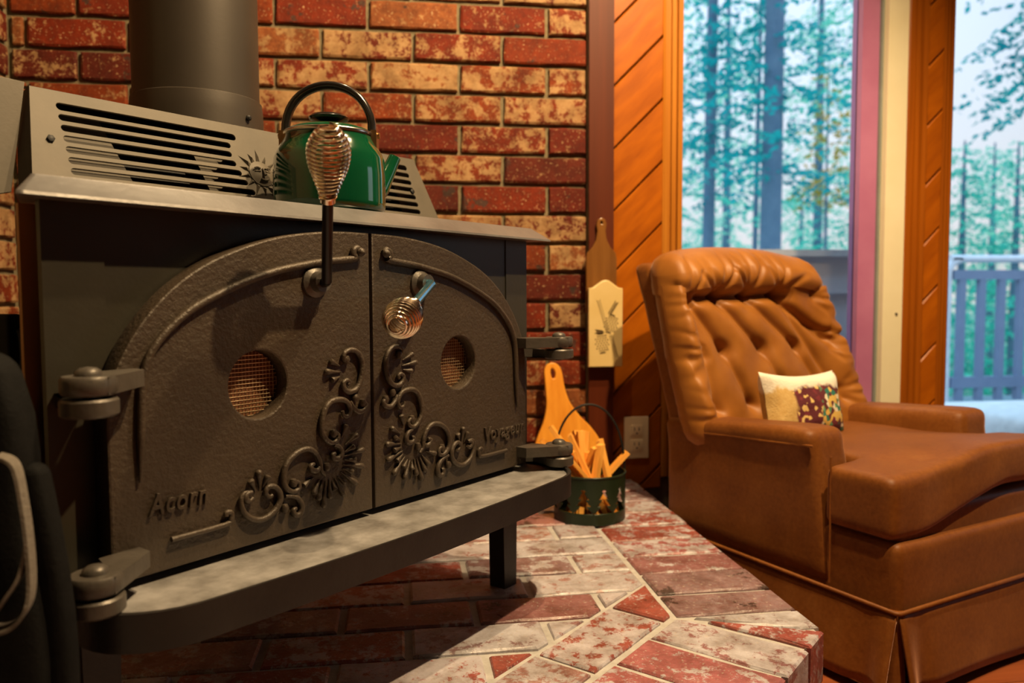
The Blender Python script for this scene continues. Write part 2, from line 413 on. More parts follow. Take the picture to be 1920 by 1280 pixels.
def brickmesh(L, h, d, seed, jit=.0016, nx=5):
    rr = random.Random(seed); mb = MB()
    b = .003
    n = nx; vs = []; fs = []
    # front face at y=0 (towards -y), rounded edge; slightly uneven outline
    def ring(ins, yy):
        out = []
        for i in range(n+1): out.append([ins+(L-2*ins)*i/n, yy, ins+rr.uniform(-jit, jit)])
        for i in range(3): out.append([L-ins+rr.uniform(-jit, jit), yy, ins+(h-2*ins)*(i+.5)/3])
        for i in range(n, -1, -1): out.append([ins+(L-2*ins)*i/n, yy, h-ins+rr.uniform(-jit, jit)])
        for i in range(2, -1, -1): out.append([ins+rr.uniform(-jit, jit), yy, ins+(h-2*ins)*(i+.5)/3])
        return out
    A = ring(0, d); st = rr.getstate(); B = ring(0, b); Cc = ring(b*1.2, 0)
    m = len(A); vs = A+B+Cc
    for l in range(2):
        for i in range(m): j = (i+1) % m; fs.append((l*m+i, l*m+j, (l+1)*m+j, (l+1)*m+i))
    fs.append(tuple(range(2*m, 3*m)))
    return mb.add(vs, fs).mesh('brick')
BL, BH, CO, PIT = .2185, .0655, .0763, .2285
full = [brickmesh(BL, BH, .02, i) for i in range(4)]
cache = {}
def wallbrick(x0, x1, z, parent, loc, rz=0):
    L = round(x1-x0, 3)
    if L < .02: return
    if abs(L-BL) < .004: me = full[R.randrange(4)]
    else:
        if L not in cache: cache[L] = brickmesh(L, BH, .02, int(L*1000))
        me = cache[L]
    o = link('brick', me, 'brick', parent, loc=loc); o.rotation_euler = (0, 0, rz)
for kz in range(-10, 16):
    z0 = .9899 + kz*CO
    rowA = (kz % 2 == 0)
    # joint centres from measurement: row between 1.4477 and 1.5210 (kz=6) has joints at .39-.2285k
    ph = .39 if kz % 2 == 0 else .273
    x = ph
    while x > XL: x -= PIT
    while x < .49:
        a = max(x+.005, XL); b = min(x+PIT-.005, .494)
        if b-a > .02: wallbrick(a, b, z0, wall, (a, YW+R.uniform(-.0015, .002), z0+.005))
        x += PIT
# left wall
wl = struct('wall_left', MB().box(XL-.14, XL-.012, -2.6, YW+.14, -.1, 2.52), 'mortar')
for kz in range(-9, 16):
    z0 = .9899 + kz*CO
    y = YW - (.11 if kz % 2 else .225)
    y1 = YW-.012
    while y1 > 1.2:
        y0 = y1-(.1 if (kz % 2 and y1 > YW-.02) else BL)
        wallbrick(0, y1-y0, z0, wl, (XL+R.uniform(-.002, .001), y0, z0+.005), PI/2)
        y1 = y0-.01

# post, boards, casings
struct('trim_2', MB().box(.4965, .563, YW-.022, YW+.03, ZH, 2.52), 'post')
struct('trim_3', MB().box(.4955, .4985, YW-.012, YW+.02, ZH, 2.52), 'mortar')
def boards(x0, x1, z0, z1, yf, seed):
    c = 1.487-.565; s = .1637; g = .003
    for k in range(-16, 12):
        lo = c+s*k+g; hi = c+s*(k+1)-g
        p = [(x0, z0), (x1, z0), (x1, z1), (x0, z1)]
        p = clip(p, 1, -1, -lo); p = clip(p, -1, 1, hi)
        if area(p) < 2e-4: continue
        cx, cz = p[0]
        ca = math.cos(-PI/4); sa = math.sin(-PI/4)
        # local frame rotated 45 degrees so that the grain follows the board
        q = [((x-cx)*ca-(z-cz)*sa, (x-cx)*sa+(z-cz)*ca) for x, z in p]
        me = MB().prism(q, 0, .018, lambda a, b, h: (a, b, h), .003).mesh('board')
        o = link('board', me, 'board', wall)
        o.rotation_euler = (PI/2, -PI/4, 0); o.location = (cx, yf+.018, cz)
boards(.563, .704, .25, 2.4, YW, 1)
boards(1.467, 1.517, .45, 2.1, YW-.004, 2)
def casing(x0, x1, z0, z1, m, parent=None, flip=False):
    W = x1-x0; prof = [(0, 0), (0, .016), (.12, .020), (.30, .020), (.33, .014), (.42, .014), (.45, .021), (.62, .021), (.66, .014), (.72, .014), (.76, .024), (1, .024), (1, 0)]
    pts = [(x0+W*(1-a if flip else a), YW-b+.02) for a, b in prof]
    return MB().prism(pts, z0, z1)
struct('trim_4', casing(.704, .757, ZH, 2.35, 'casing'), 'casing')
struct('trim_5', casing(1.408, 1.469, ZF, 2.35, 'casing'), 'casing2')
struct('trim_6', casing(1.515, 1.553, ZF, 2.35, 'casing', flip=True), 'casing2')
# window 1 (fixed pane, red sash, cream frame) and window 2 (glass door)
w1 = struct('window_1', MB().box(1.348, 1.408, YW-.002, YW+.09, .36, 2.3).box(.757, 1.408, YW+.03, YW+.09, .36, .40).box(.757, 1.408, YW+.03, YW+.09, 2.24, 2.3), 'white_frame')
link('sash', MB().box(1.290, 1.341, YW+.03, YW+.08, .40, 2.24).mesh('sash'), 'pink', w1)
link('gasket', MB().box(1.341, 1.348, YW+.02, YW+.08, .40, 2.24).mesh('gasket'), 'grey_frame', w1)
link('pane', MB().box(.757, 1.29, YW+.052, YW+.058, .40, 2.24).mesh('pane'), 'glass', w1)
link('screw', MB().lathe([(.004, 0), (.004, .002), (.001, .003)], (1.390, YW-.002, .72), 10, Matrix.Rotation(PI/2, 4, 'X')).mesh('screw'), 'hinge', w1)
w2 = struct('window_2', MB().box(1.553, 1.56, YW+.02, YW+.1, ZF, 2.3).box(1.553, 3.3, YW+.04, YW+.09, 2.22, 2.3).box(1.553, 3.3, YW+.04, YW+.09, ZF, ZF+.06), 'rail')
link('pane', MB().box(1.56, 3.3, YW+.06, YW+.066, ZF+.06, 2.22).mesh('pane'), 'glass', w2)

# ------------------------------------------------------------------ hearth
D = 1.067-.62            # front diagonal: y = x + D
s2 = math.sqrt(.5)
poly = [(.606, YW), (XL, YW), (XL, XL+D), (.606, 1.067)]
hearth = part('hearth', MB().prism([(.612, YW), (XL, YW), (XL, XL+D+.012), (.612, 1.067+.004)], ZF, ZH-.005), 'hmortar', None, None)
tag(hearth, 'raised brick hearth platform with a slanting front edge under the stove', 'hearth')
def hb(p, th=.075, top=ZH):
    if area(p) < 6e-4: return
    cx = sum(a[0] for a in p)/len(p); cy = sum(a[1] for a in p)/len(p)
    q = []
    n = len(p)
    for i in range(n):            # subdivide edges a little for an uneven, worn outline
        a, b = p[i], p[(i+1) % n]; L = math.hypot(b[0]-a[0], b[1]-a[1])
        m = max(1, int(L/.045))
        for j in range(m):
            t = j/m; jx = 0 if j == 0 else .0016
            q.append((a[0]+(b[0]-a[0])*t-cx+R.uniform(-jx, jx), a[1]+(b[1]-a[1])*t-cy+R.uniform(-jx, jx)))
    me = MB().prism(q, -th, 0, None, .003).mesh('brick')
    o = link('brick', me, 'hearth', hearth, loc=(cx, cy, top+R.uniform(-.0015, .0015)))
    o.rotation_euler = (R.uniform(-.006, .006), R.uniform(-.006, .006), 0)
g = .0055
EX = .62; IN = .418
# mitre line through outer corner (.62,1.067), bisecting the wall-side edge and the diagonal
def right_side(p):   # keep part belonging to the right border
    ang = math.atan2(-1, 0); a2 = math.atan2(-s2, -s2)
    # edges leave the corner along +y and along (-1,-1); bisector points inwards
    bx, by = 0-s2, 1-s2; L = math.hypot(bx, by); bx, by = bx/L, by/L
    return bx, by
bx, by = right_side(None)
nx_, ny_ = by, -bx        # normal of the mitre, pointing to the +x side
cm = nx_*EX+ny_*1.067
y = 1.067; bw = .0965
k = 0
yy = 1.01
ys = [.93, 1.067+.012, 1.150, 1.240, 1.340]
while ys[-1] < YW: ys.append(ys[-1]+.0965)
ys[0] = .8
for i in range(len(ys)-1):
    p = [(IN+g, ys[i]+g), (EX, ys[i]+g), (EX, min(ys[i+1], YW)-g), (IN+g, min(ys[i+1], YW)-g)]
    p = clip(p, -nx_, -ny_, -cm-g)
    hb(p)
# diagonal border: u along (-1,-1), v inward (-1,+1)
def uv(u, v): return (EX-s2*u-s2*v, 1.067-s2*u+s2*v)
DEP = .205
u = -.1
us = [-.12, .075, .175]
while us[-1] < 1.5: us.append(us[-1]+.1)
for i in range(len(us)-1):
    for (v0, v1) in ((0, DEP),):
        p = [uv(us[i]+g, v0), uv(us[i+1]-g, v0), uv(us[i+1]-g, v1-g), uv(us[i]+g, v1-g)]
        p = clip(p, nx_, ny_, cm-g)
        hb(p)
# second diagonal course, laid along the edge, then the field parallel to the wall
for row, (v0, v1) in enumerate(((DEP, DEP+.1),)):
    u = -.3
    while u < 1.4:
        p = [uv(u+g, v0+g), uv(u+.205-g, v0+g), uv(u+.205-g, v1-g), uv(u+g, v1-g)]
        p = clip(p, 1, 0, IN-g)
        hb(p)
        u += .205
V2 = DEP+.1
k = 0; y = YW
while y > .1:
    x = IN-g-( .0 if k % 2 else .10)
    xs = [IN-g]
    xx = IN-(.205 if k % 2 else .10)
    while xx > XL-.2:
        p = [(xx+g, y-.0985+g), (xs[-1] if len(xs) == 1 else xs[-1]-g, y-.0985+g), (xs[-1] if len(xs) == 1 else xs[-1]-g, y-g), (xx+g, y-g)]
        # behind the two diagonal courses:  v >= V2
        # v = ( -(x-EX) + (y-1.067) ) * s2
        p = clip(p, s2, -s2, (EX-1.067)*s2-V2-g)
        p = clip(p, -1, 0, -XL)
        if p and max(q[1] for q in p) > .55: hb(p)
        xs.append(xx); xx -= .205
    y -= .0985; k += 1
# riser courses under the border
for lv in range(2):
    zt = ZH-.078-lv*.07
    for i in range(len(ys)-1):
        if ys[i] < 1.07: continue
        hb([(.52, ys[i]+g), (EX-.003, ys[i]+g), (EX-.003, min(ys[i+1], YW)-g), (.52, min(ys[i+1], YW)-g)], .063, zt)
    for i in range(len(us)-1):
        if us[i] > .9: break
        p = [uv(max(us[i], .012)+g, .003), uv(us[i+1]-g, .003), uv(us[i+1]-g, .09), uv(max(us[i], .03)+g, .09)]
        hb(p, .063, zt)

# ------------------------------------------------------------------ stove
A0 = rad(45.2)
U = Vector((math.cos(A0), math.sin(A0), 0)); NO = Vector((math.sin(A0), -math.cos(A0), 0))
SC = Vector((.185, 1.31, 0)) + U*(-.343)
# stove space: x along the front, y = depth behind the body's front plane, z world height
def SW(t, off, z): return SC + U*t + NO*off + Vector((0, 0, z))
stove = thing('wood_stove', 'black cast iron wood stove with arched double doors on the brick hearth', 'stove', (SC.x, SC.y, ZH), A0, zoff=ZH)
def sp(name, mb, m, smooth=40, parent=None, **p):
    o = part(name, mb, m, parent or stove, smooth, **p)
    if parent is not None: o.location = (0, 0, 0)
    return o
body = [(-.387, 0), (.387, 0), (.164, .48), (.10, .52), (-.10, .52), (-.164, .48)]
sp('body', MB().prism(body, .445, .874, None, 0).box(-.387, -.329, -.002, .006, .45, .874).box(.329, .387, -.002, .006, .45, .874), 'steel_body')
# top plate: sloping lip
tp = MB()
def ringrect(hw, f, b): return [(-hw, -f), (hw, -f), (hw, b), (-hw, b)]
z0, z1 = .873, .892
def rr_rect(hw, f, b, r, n=4):
    pts = []
    for cx, cy, a0 in ((-hw+r, -f+r, 180), (hw-r, -f+r, 270), (hw-r, b-r, 0), (-hw+r, b-r, 90)):
        for i in range(n+1): a = rad(a0+90*i/n); pts.append((cx+r*math.cos(a), cy+r*math.sin(a)))
    return pts
tap = lambda P: [(x*(1-max(0, y+.03)*.45/.418), y) for x, y in P]
lo = tap(rr_rect(.418, .034, .56, .006)); up = tap(rr_rect(.406, .010, .54, .005)); mid = tap(rr_rect(.4175, .033, .56, .006))
n = len(lo)
vs = [(x, y, .870) for x, y in lo]+[(x, y, .873) for x, y in mid]+[(x, y, .8905) for x, y in up]+[(x*.997, y+.0015 if y < .3 else y-.0015, .892) for x, y in up]
fs = [tuple(range(n))[::-1], tuple(range(3*n, 4*n))]
for l in range(3):
    for i in range(n): j = (i+1) % n; fs.append((l*n+i, l*n+j, (l+1)*n+j, (l+1)*n+i))
sp('top_plate', tp.add(vs, fs), 'lip', 25)
# shelf
def half_shelf(hw, f):
    pts = []
    rc = .075
    pts.append((-hw, .0))
    for i in range(9): a = rad(180+90*i/8); pts.append((-hw+rc*1.15+rc*1.15*math.cos(a), -f+.012+rc+rc*math.sin(a)))
    for i in range(1, 8): t = -1+2*i/8; pts.append((t*(hw-rc*1.15), -f+.012*t*t))
    for i in range(9): a = rad(270+90*i/8); pts.append((hw-rc*1.15+rc*1.15*math.cos(a), -f+.012+rc+rc*math.sin(a)))
    pts.append((hw, .0)); return pts
o1 = half_shelf(.386, .142); i1 = half_shelf(.3815, .1385)
sp('shelf', MB().prism(i1, .484, .489), 'shelf')
nb = len(o1); vs = []
for (P, z) in ((o1, .458), (o1, .4945), (i1, .4945), (i1, .458)): vs += [(x, y, z) for x, y in P]
fs = []
for l in range(4):
    for i in range(nb-1): a = l*nb+i; b = ((l+1) % 4)*nb+i; fs.append((a, a+1, b+1, b))
fs += [(0, nb, 2*nb, 3*nb), (nb-1, 2*nb-1, 3*nb-1, 4*nb-1)]
sp('shelf_rim', MB().add(vs, fs), 'rimdark', 30)
# legs
def leg(t, d, s):
    a = .021; b = .014
    return MB().prism([(0, 0), (1, 0), (1, 1), (0, 1)], 0, 1, lambda x, y, z: (t+s*((x-.5)*2*(b+(a-b)*z)), d+(y)*2*(b+(a-b)*z), ZH+z*(.46-ZH)))
for t, d in ((.343, 0), (-.343, 0), (.15, .42), (-.15, .42)):
    L = leg(t, d, 1 if t > 0 else -1)
    if d == 0: L = MB().prism([(t-.020, .002), (t+.020, .002), (t+.020, .007), (t-.013, .007), (t-.013, .034), (t-.020, .034)], 0, 1, lambda x, y, z: (t+(x-t)*(.82+.18*z), y, ZH+z*(.458-ZH)))
    sp('leg', L, 'rimdark', 20)
# doors
outl = [(0, .860), (.05, .8595), (.10, .855), (.15, .846), (.20, .830), (.24, .812), (.275, .788), (.305, .758), (.328, .724), (.342, .690), (.346, .655), (.346, .498), (0, .498)]
def arc_refine(pts):
    head = smoothline([(x, z, 0) for x, z in pts[:11]], 3); return [(v.x, v.y) for v in head]+pts[11:]
ol = arc_refine(outl)
def circ(cx, cz, r, n=40): return [(cx+r*math.cos(2*PI*i/n), cz+r*math.sin(2*PI*i/n)) for i in range(n)]
TOF = Matrix(((1, 0, 0, 0), (0, 0, -1, 0), (0, 1, 0, 0), (0, 0, 0, 1)))   # plate x,y -> stove t,z ; plate z -> -y (towards viewer)
SCROLLS = [[(-0.0457, 0.6994), (-0.0489, 0.6978), (-0.0518, 0.7014), (-0.0497, 0.7078), (-0.0392, 0.711), (-0.028, 0.7065), (-0.0218, 0.6955), (-0.0216, 0.6819), (-0.0262, 0.6668), (-0.0348, 0.659), (-0.0453, 0.6582), (-0.0521, 0.6636), (-0.0529, 0.6703), (-0.0475, 0.6732), (-0.0433, 0.6703), (-0.0456, 0.6671)], [(-0.0419, 0.6454), (-0.037, 0.6371), (-0.0283, 0.6307), (-0.0185, 0.633), (-0.0157, 0.6389), (-0.0216, 0.6421)], [(-0.0552, 0.6351), (-0.0529, 0.6286), (-0.046, 0.6277), (-0.0421, 0.6358), (-0.0481, 0.6461), (-0.0602, 0.6502), (-0.0734, 0.6489), (-0.083, 0.6407), (-0.088, 0.6265), (-0.0883, 0.6136), (-0.0827, 0.6035), (-0.0734, 0.5974), (-0.065, 0.5999), (-0.0624, 0.6061), (-0.0695, 0.6109)], [(-0.0699, 0.5941), (-0.0615, 0.5909), (-0.0576, 0.5826), (-0.0619, 0.5767), (-0.0696, 0.577), (-0.0721, 0.5822), (-0.0678, 0.5833)], [(-0.1007, 0.5759), (-0.1064, 0.5745), (-0.1047, 0.5693), (-0.0975, 0.567), (-0.0928, 0.5708)], [(-0.0838, 0.5589), (-0.0902, 0.5657), (-0.0922, 0.5772), (-0.0993, 0.5895), (-0.1104, 0.5959), (-0.1259, 0.5939), (-0.1391, 0.5854), (-0.1453, 0.574), (-0.1461, 0.5618), (-0.141, 0.5527), (-0.1325, 0.5483), (-0.1248, 0.5504), (-0.1247, 0.5576), (-0.1316, 0.5607)], [(-0.1444, 0.5454), (-0.1337, 0.5432), (-0.1252, 0.5378), (-0.1206, 0.5277), (-0.1245, 0.5195), (-0.1311, 0.5201), (-0.1331, 0.5265), (-0.1287, 0.5273)], [(-0.1875, 0.5527), (-0.1931, 0.5497), (-0.1978, 0.5541), (-0.1957, 0.5587), (-0.1889, 0.559)], [(-0.1889, 0.5594), (-0.1986, 0.5602), (-0.2035, 0.5544), (-0.2025, 0.5441), (-0.1955, 0.5331), (-0.1839, 0.5266), (-0.1719, 0.5259), (-0.1594, 0.5318), (-0.1519, 0.5417), (-0.1526, 0.5524), (-0.1597, 0.56), (-0.1679, 0.5608), (-0.1711, 0.5545), (-0.1662, 0.5491), (-0.162, 0.5509)]]
BALLS = [(-0.033, 0.6492), (-0.0203, 0.6414), (-0.0696, 0.6087), (-0.1316, 0.5586), (-0.0812, 0.5687), (-0.1448, 0.5312), (-0.0469, 0.6991)]
PETALS = [((-0.0734, 0.6991), (-0.0556, 0.6913)), ((-0.0815, 0.6868), (-0.0541, 0.6836)), ((-0.0716, 0.6748), (-0.0559, 0.6781)), ((-0.1904, 0.5739), (-0.183, 0.5587)), ((-0.1794, 0.5829), (-0.177, 0.5609)), ((-0.1665, 0.5745), (-0.1729, 0.5609)), ((-0.0487, 0.6175), (-0.0552, 0.6013)), ((-0.0289, 0.6022), (-0.0493, 0.5908)), ((-0.0356, 0.5877), (-0.0495, 0.5822)), ((-0.019, 0.5812), (-0.0508, 0.5767)), ((-0.0334, 0.5699), (-0.0509, 0.5719)), ((-0.0208, 0.5589), (-0.0535, 0.5666)), ((-0.0388, 0.5544), (-0.0536, 0.5619)), ((-0.0315, 0.5374), (-0.0574, 0.5578)), ((-0.0516, 0.5433), (-0.0624, 0.553)), ((-0.0532, 0.5263), (-0.0673, 0.552)), ((-0.0688, 0.5371), (-0.0709, 0.5489)), ((-0.0774, 0.5276), (-0.0757, 0.5517)), ((-0.0882, 0.5187), (-0.0811, 0.5509)), ((-0.1182, 0.5518), (-0.1, 0.5592)), ((-0.1028, 0.5385), (-0.0909, 0.5547)), ((-0.0961, 0.5297), (-0.0863, 0.5529))]
RIDGE = [(-.0215, .836), (-.0255, .8395), (-.0316, .8365), (-.0320, .8300), (-0.0300, 0.8262), (-0.0774, 0.821), (-0.1109, 0.8155), (-0.1507, 0.8075), (-0.1919, 0.7945), (-0.231, 0.7785), (-0.258, 0.7645), (-0.2818, 0.7460), (-0.2990, 0.7270), (-0.3090, 0.7050), (-0.3125, 0.6800), (-0.3140, 0.6500), (-0.3150, 0.6200), (-0.3165, 0.5952)]
FR = .030      # door face stands this far in front of the body
for s in (-1, 1):
    pts = [(max(x, .0022)*s, z) for x, z in ol]
    me = plate([pts, circ(.174*s, .6795, .0385)], FR-.004, .0025, Matrix.Translation((0, -(FR+.004)/2, 0)) @ TOF)
    door = link('door', me, 'iron', stove, label='left arched door' if s < 0 else 'right arched door')
    dp = lambda name, mb, m, sm=50, **p: sp(name, mb, m, sm, parent=door, **p)
    # raised border between the outline and the ridge
    rp_ = smoothline([(x*-s*1., -FR, z) if False else (abs(x)*s, -FR, z) for x, z in RIDGE], 4)
    nr = len(rp_)
    mb = MB().tube([(v.x, -FR-.0030, v.z) for v in rp_], [.0044*min(1, .25+(nr-1-i)/9) for i in range(nr)], 8)
    mb.add(*[x for x in (lambda q: (q.v, q.f))(MB().lathe([(.0005, 0), (.004, .001), (.006, .004), (.0045, .008), (.0005, .010)], (rp_[1].x, -FR-.002, .8345), 12, Matrix.Rotation(PI/2, 4, 'X')))])
    dp('ridge', mb, 'iron')
    # scrollwork
    mb = MB()
    for sc in SCROLLS:
        L = smoothline([(abs(x)*s, -FR-.004, z) for x, z in sc], 4); n = len(L)
        mb.tube(L, [.0022+.0016*math.sin(PI*min(1, i/n*1.0)) for i in range(n)], 8)
    for x, z in BALLS:
        mb.lathe([(.0003, -.0055), (.0035, -.0045), (.0052, 0), (.0035, .0045), (.0003, .0055)], (abs(x)*s, -FR-.003, z), 12)
    b = SCROLLS[8]
    for (x0, z0_), (x1, z1_) in PETALS:
        a = Vector((abs(x1)*s, -FR-.001, z1_)); c = Vector((abs(x0)*s, -FR-.0035, z0_)); d = c-a
        rs = [.0008, .0016, .0024, .0034, .0040, .0036, .0012]; tt = [0, .25, .5, .7, .84, .94, 1.0]
        mb.tube([a+d*t for t in tt], rs, 8)
    bar = smoothline([(-.2860, -.5299), (-.2240, -.5305), (-.2165, -.5350), (-.2160, -.5420), (-.2215, -.5435), (-.2225, -.5395)], 4)
    mb.tube([(abs(v.x)*s, -FR-.0035, -v.y) for v in bar], .0030, 8)
    dp('scrollwork', mb, 'iron')
    # vent: ring and wire screen over a backing coloured like warm reflected light
    cx = .174*s
    mb = MB(); rr_ = .037
    for i in range(-8, 9):
        q = i*.0046
        if abs(q) < rr_:
            h = math.sqrt(rr_*rr_-q*q)
            mb.tube([(cx+q, -.012, .6795-h), (cx+q, -.012, .6795+h)], .00042, 5)
            mb.tube([(cx-h, -.0128, .6795+q), (cx+h, -.0128, .6795+q)], .00042, 5)
    dp('vent_screen', mb, 'wire', kind='stuff')
    dp('vent_back', MB().lathe([(.0384, 0), (.0384, .004)], (cx, -.0035, .6795), 32, Matrix.Rotation(PI/2, 4, 'X')), 'glow')
    # lettering
    fc = bpy.data.curves.new('t', 'FONT'); fc.body = 'Acorn' if s < 0 else 'Voyageur'
    fc.size = .030 if s < 0 else .029; fc.extrude = .0016; fc.bevel_depth = .0005; fc.offset = .0002; fc.shear = .18; fc.space_character = 1.15 if s < 0 else 1.12
    me = conv(fc, None, 30)
    ws = [v.co.x for v in me.vertices]; W = max(ws)-min(ws); tgt = .066 if s < 0 else .104
    x0 = -.309 if s < 0 else .232
    me.transform(Matrix.Translation((x0, -FR-.0014, .559 if s < 0 else .553)) @ TOF @ Matrix.Diagonal((tgt/W, 1, 1, 1)) @ Matrix.Translation((-min(ws), 0, 0)))
    link('lettering', me, 'iron', door)
    # handle
    bxx = .092*s
    dp('handle_boss', MB().lathe([(.019, 0), (.019, .004), (.013, .008), (.012, .018)], (bxx, -FR+.001, .796), 20, Matrix.Rotation(PI/2, 4, 'X')), 'hinge')
    E0 = Vector((bxx, -FR-.004, .796)); E1 = Vector((bxx, -.052, .795))
    tip = Vector((-.157, -.137, .957)) if s < 0 else Vector((-.066, -.140, .744))
    dirv = (tip-E1).normalized(); LEN = (tip-E1).length
    cs = .084 if s < 0 else .086
    path = smoothline([E0, E0.lerp(E1, .7), E1+dirv*.003, E1+dirv*.012, E1+dirv*(LEN-cs)], 5)
    dp('handle_rod', MB().tube(path, .0063, 12), 'rod' if s < 0 else 'skyrod', label='black handle rod' if s < 0 else 'steel handle rod')
    # coil spring grip
    base = E1+dirv*(LEN-cs); X = dirv.orthogonal().normalized(); Yv = dirv.cross(X)
    turns = 17; pts = []
    for i in range(turns*20+1):
        t = i/(turns*20)
        h = cs*(t**.95)
        q = h/cs
        RM = .0225
        if q < .66: r = .0085+(RM-.0085)*(math.sin(q/.66*PI/2)**1.6)
        else: r = RM*math.cos((q-.66)/.34*PI/2*.76)
        a = 2*PI*turns*t
        pts.append(base+dirv*h+(X*math.cos(a)+Yv*math.sin(a))*r)
    dp('coil_grip', MB().tube(pts, .0017, 6), 'coil', label='chrome coil spring grip')
    dp('grip_ferrule', MB().tube([base-dirv*.004, base+dirv*.012], [.0085, .0075], 14), 'coil')
    # hinges
    for zt, zb in ((.7135, .673), (.5345, .497)):
        px_ = .381*s; py_ = -.072
        h = (zt-zb)
        kz1, kz0 = zt-.004, zt-.021
        arm = MB().lathe([(.0215, kz0), (.0235, kz0+.003), (.0235, kz1-.003), (.0215, kz1)], (px_, py_, 0), 24)
        dx = (.318*s-px_)
        arm.prism([(px_+dx*.1, py_-.0228), (px_+dx, -.050), (px_+dx, -.028), (px_+dx*.35, py_+.040), (px_-.016*s, py_+.016)], kz0+.0005, kz1-.0005)
        dp('hinge_arm', arm, 'hinge', 35)
        dp('hinge_pin', MB().lathe([(.006, kz0-.022), (.006, kz1), (.0115, kz1), (.011, kz1+.004), (.007, kz1+.007), (.001, kz1+.008)], (px_, py_, 0), 16), 'hinge', 60)
        kn = MB().lathe([(.0225, kz0-.019), (.0245, kz0-.017), (.0245, kz0-.005), (.0225, kz0-.003)], (px_, py_, 0), 24)
        kn.prism([(px_-.018*s, py_+.012), (px_+.018*s, py_+.012), (.352*s, .002), (.380*s, .002)], kz0-.018, kz0-.004, None, .001)
        sp('hinge_knuckle', kn, 'hinge', 35)
# flue pipe
pipe = thing('flue_pipe', 'dark brown metal flue pipe rising from the stove top', 'stove pipe', SW(.006, -.365, .892), A0, zoff=.892)
part('pipe', MB().lathe([(.0940, 1.07), (.0940, 2.5)], (0, 0, 0), 64), 'pipe', pipe)
part('collar', MB().lathe([(.0995, .892), (.0995, 1.060), (.0985, 1.074), (.0975, 1.084), (.0945, 1.086)], (0, 0, 0), 64), 'pipe', pipe)
part('screw', MB().lathe([(.0045, 0), (.0045, .004), (.002, .006)], (.024, -.0965, 1.052), 8, Matrix.Rotation(PI/2, 4, 'X')), 'black', pipe)

# top grille (heat shield with slots), leaning back
gr = thing('vent_grille', 'pale slotted metal grille with a sun face emblem on the stove top', 'grille', SW(.008, -.15, .892), A0, zoff=.892)
Hh = .139
def slot(x0, x1, z, h, sl0=0, sl1=0):
    r = h/2; pts = []
    for i in range(7): a = rad(90+180*i/6); pts.append((x0+r+sl0+r*math.cos(a), z+r*math.sin(a)))
    for i in range(7): a = rad(270+180*i/6); pts.append((x1-r+sl1+r*math.cos(a), z+r*math.sin(a)))
    return pts
def wing(sg):
    pass
slots = []
zs = [.1180, .1035, .0895, .0755, .0615, .0475, .0335]
hs = [.0098]+[.0084]*6
ends = [-.052, -.064, -.066, -.063, -.058, -.052, -.044]
for z, h, e_ in zip(zs, hs, ends):
    L = slot(-.291, e_, z, h)
    slots.append(L); slots.append([(-x, y) for x, y in L][::-1])
gp = [(-.338, 0), (.338, 0), (.316, Hh), (-.316, Hh)]
lean = Matrix.Rotation(rad(22), 4, 'X')
me = plate([gp]+slots, .003, .0004, Matrix.Translation((0, 0, .892)) @ Matrix.Rotation(-rad(22), 4, 'X') @ TOF)
link('panel', me, 'grille', gr)
BACK = Matrix.Translation((0, 0, .892)) @ Matrix.Rotation(-rad(22), 4, 'X') @ TOF
# sun emblem relief
mb = MB()
def fplate(poly, h): return [BACK @ Vector((x, y, .0015+z)) for z in (0, h) for x, y in poly]
for k in range(14):
    a = 2*PI*k/14+.2; L = .040 if k % 2 else .034
    c = Vector((-.026, .064)); 
    p0 = (c.x+.0185*math.cos(a-.2), c.y+.0185*math.sin(a-.2)); p1 = (c.x+.0185*math.cos(a+.2), c.y+.0185*math.sin(a+.2)); p2 = (c.x+L*math.cos(a), c.y+L*math.sin(a))
    pm_ = (c.x+.025*math.cos(a), c.y+.025*math.sin(a))
    vs = [BACK @ Vector((*p0, .0012)), BACK @ Vector((*p1, .0012)), BACK @ Vector((*p2, .0015)), BACK @ Vector((*pm_, .0055))]
    mb.add(vs, [(0, 1, 3), (1, 2, 3), (2, 0, 3)])
part('sun_rays', mb, 'grille', gr, None).location = (0, 0, -.892)
mb = MB()
mb.lathe([(.0195, .0010), (.0195, .0035), (.0165, .0045), (.012, .0065), (.006, .0075), (.0005, .0078)], (0, 0, 0), 28, BACK @ Matrix.Translation((-.026, .064, 0)))
for sx_ in (-1, 1):      # eyes, brows
    mb.tube([BACK @ Vector((-.026+sx_*(.004+.003*i), .0695+.0015*math.sin(i/3*PI), .0085)) for i in range(4)], .0012, 6)
    mb.tube([BACK @ Vector((-.026+sx_*(.004+.0028*i), .0655, .0082-.0006*i)) for i in range(4)], .0010, 6)
mb.tube([BACK @ Vector((-.026, .070-.003*i, .0085+.0007*i)) for i in range(5)], [.0010, .0013, .0016, .0020, .0022], 6)
mb.tube([BACK @ Vector((-.032+.003*i, .0535-.0014*math.sin(i/4*PI), .0078)) for i in range(5)], .0013, 6)
part('sun_face', mb, 'grille', gr).location = (0, 0, -.892)
for sx_ in (-1, 1):
    part('bolt', MB().lathe([(.0045, 0), (.0045, .003), (.002, .004)], (0, 0, 0), 6, BACK @ Matrix.Translation((.306*sx_ if sx_ < 0 else .285, .072, .0012))), 'black', gr).location = (0, 0, -.892)
part('end_flange', MB().add([BACK @ Vector(p) for p in [(-.338, 0, 0), (-.316, Hh, 0), (-.322, Hh*.97, -.022), (-.344, 0, -.022)]]+[BACK @ Vector(p) for p in [(-.337, 0, -.001), (-.315, Hh, -.001), (-.321, Hh*.97, -.023), (-.343, 0, -.023)]], [(0, 1, 2, 3), (7, 6, 5, 4), (0, 4, 5, 1), (1, 5, 6, 2), (2, 6, 7, 3), (3, 7, 4, 0)]), 'gdark', gr, None)
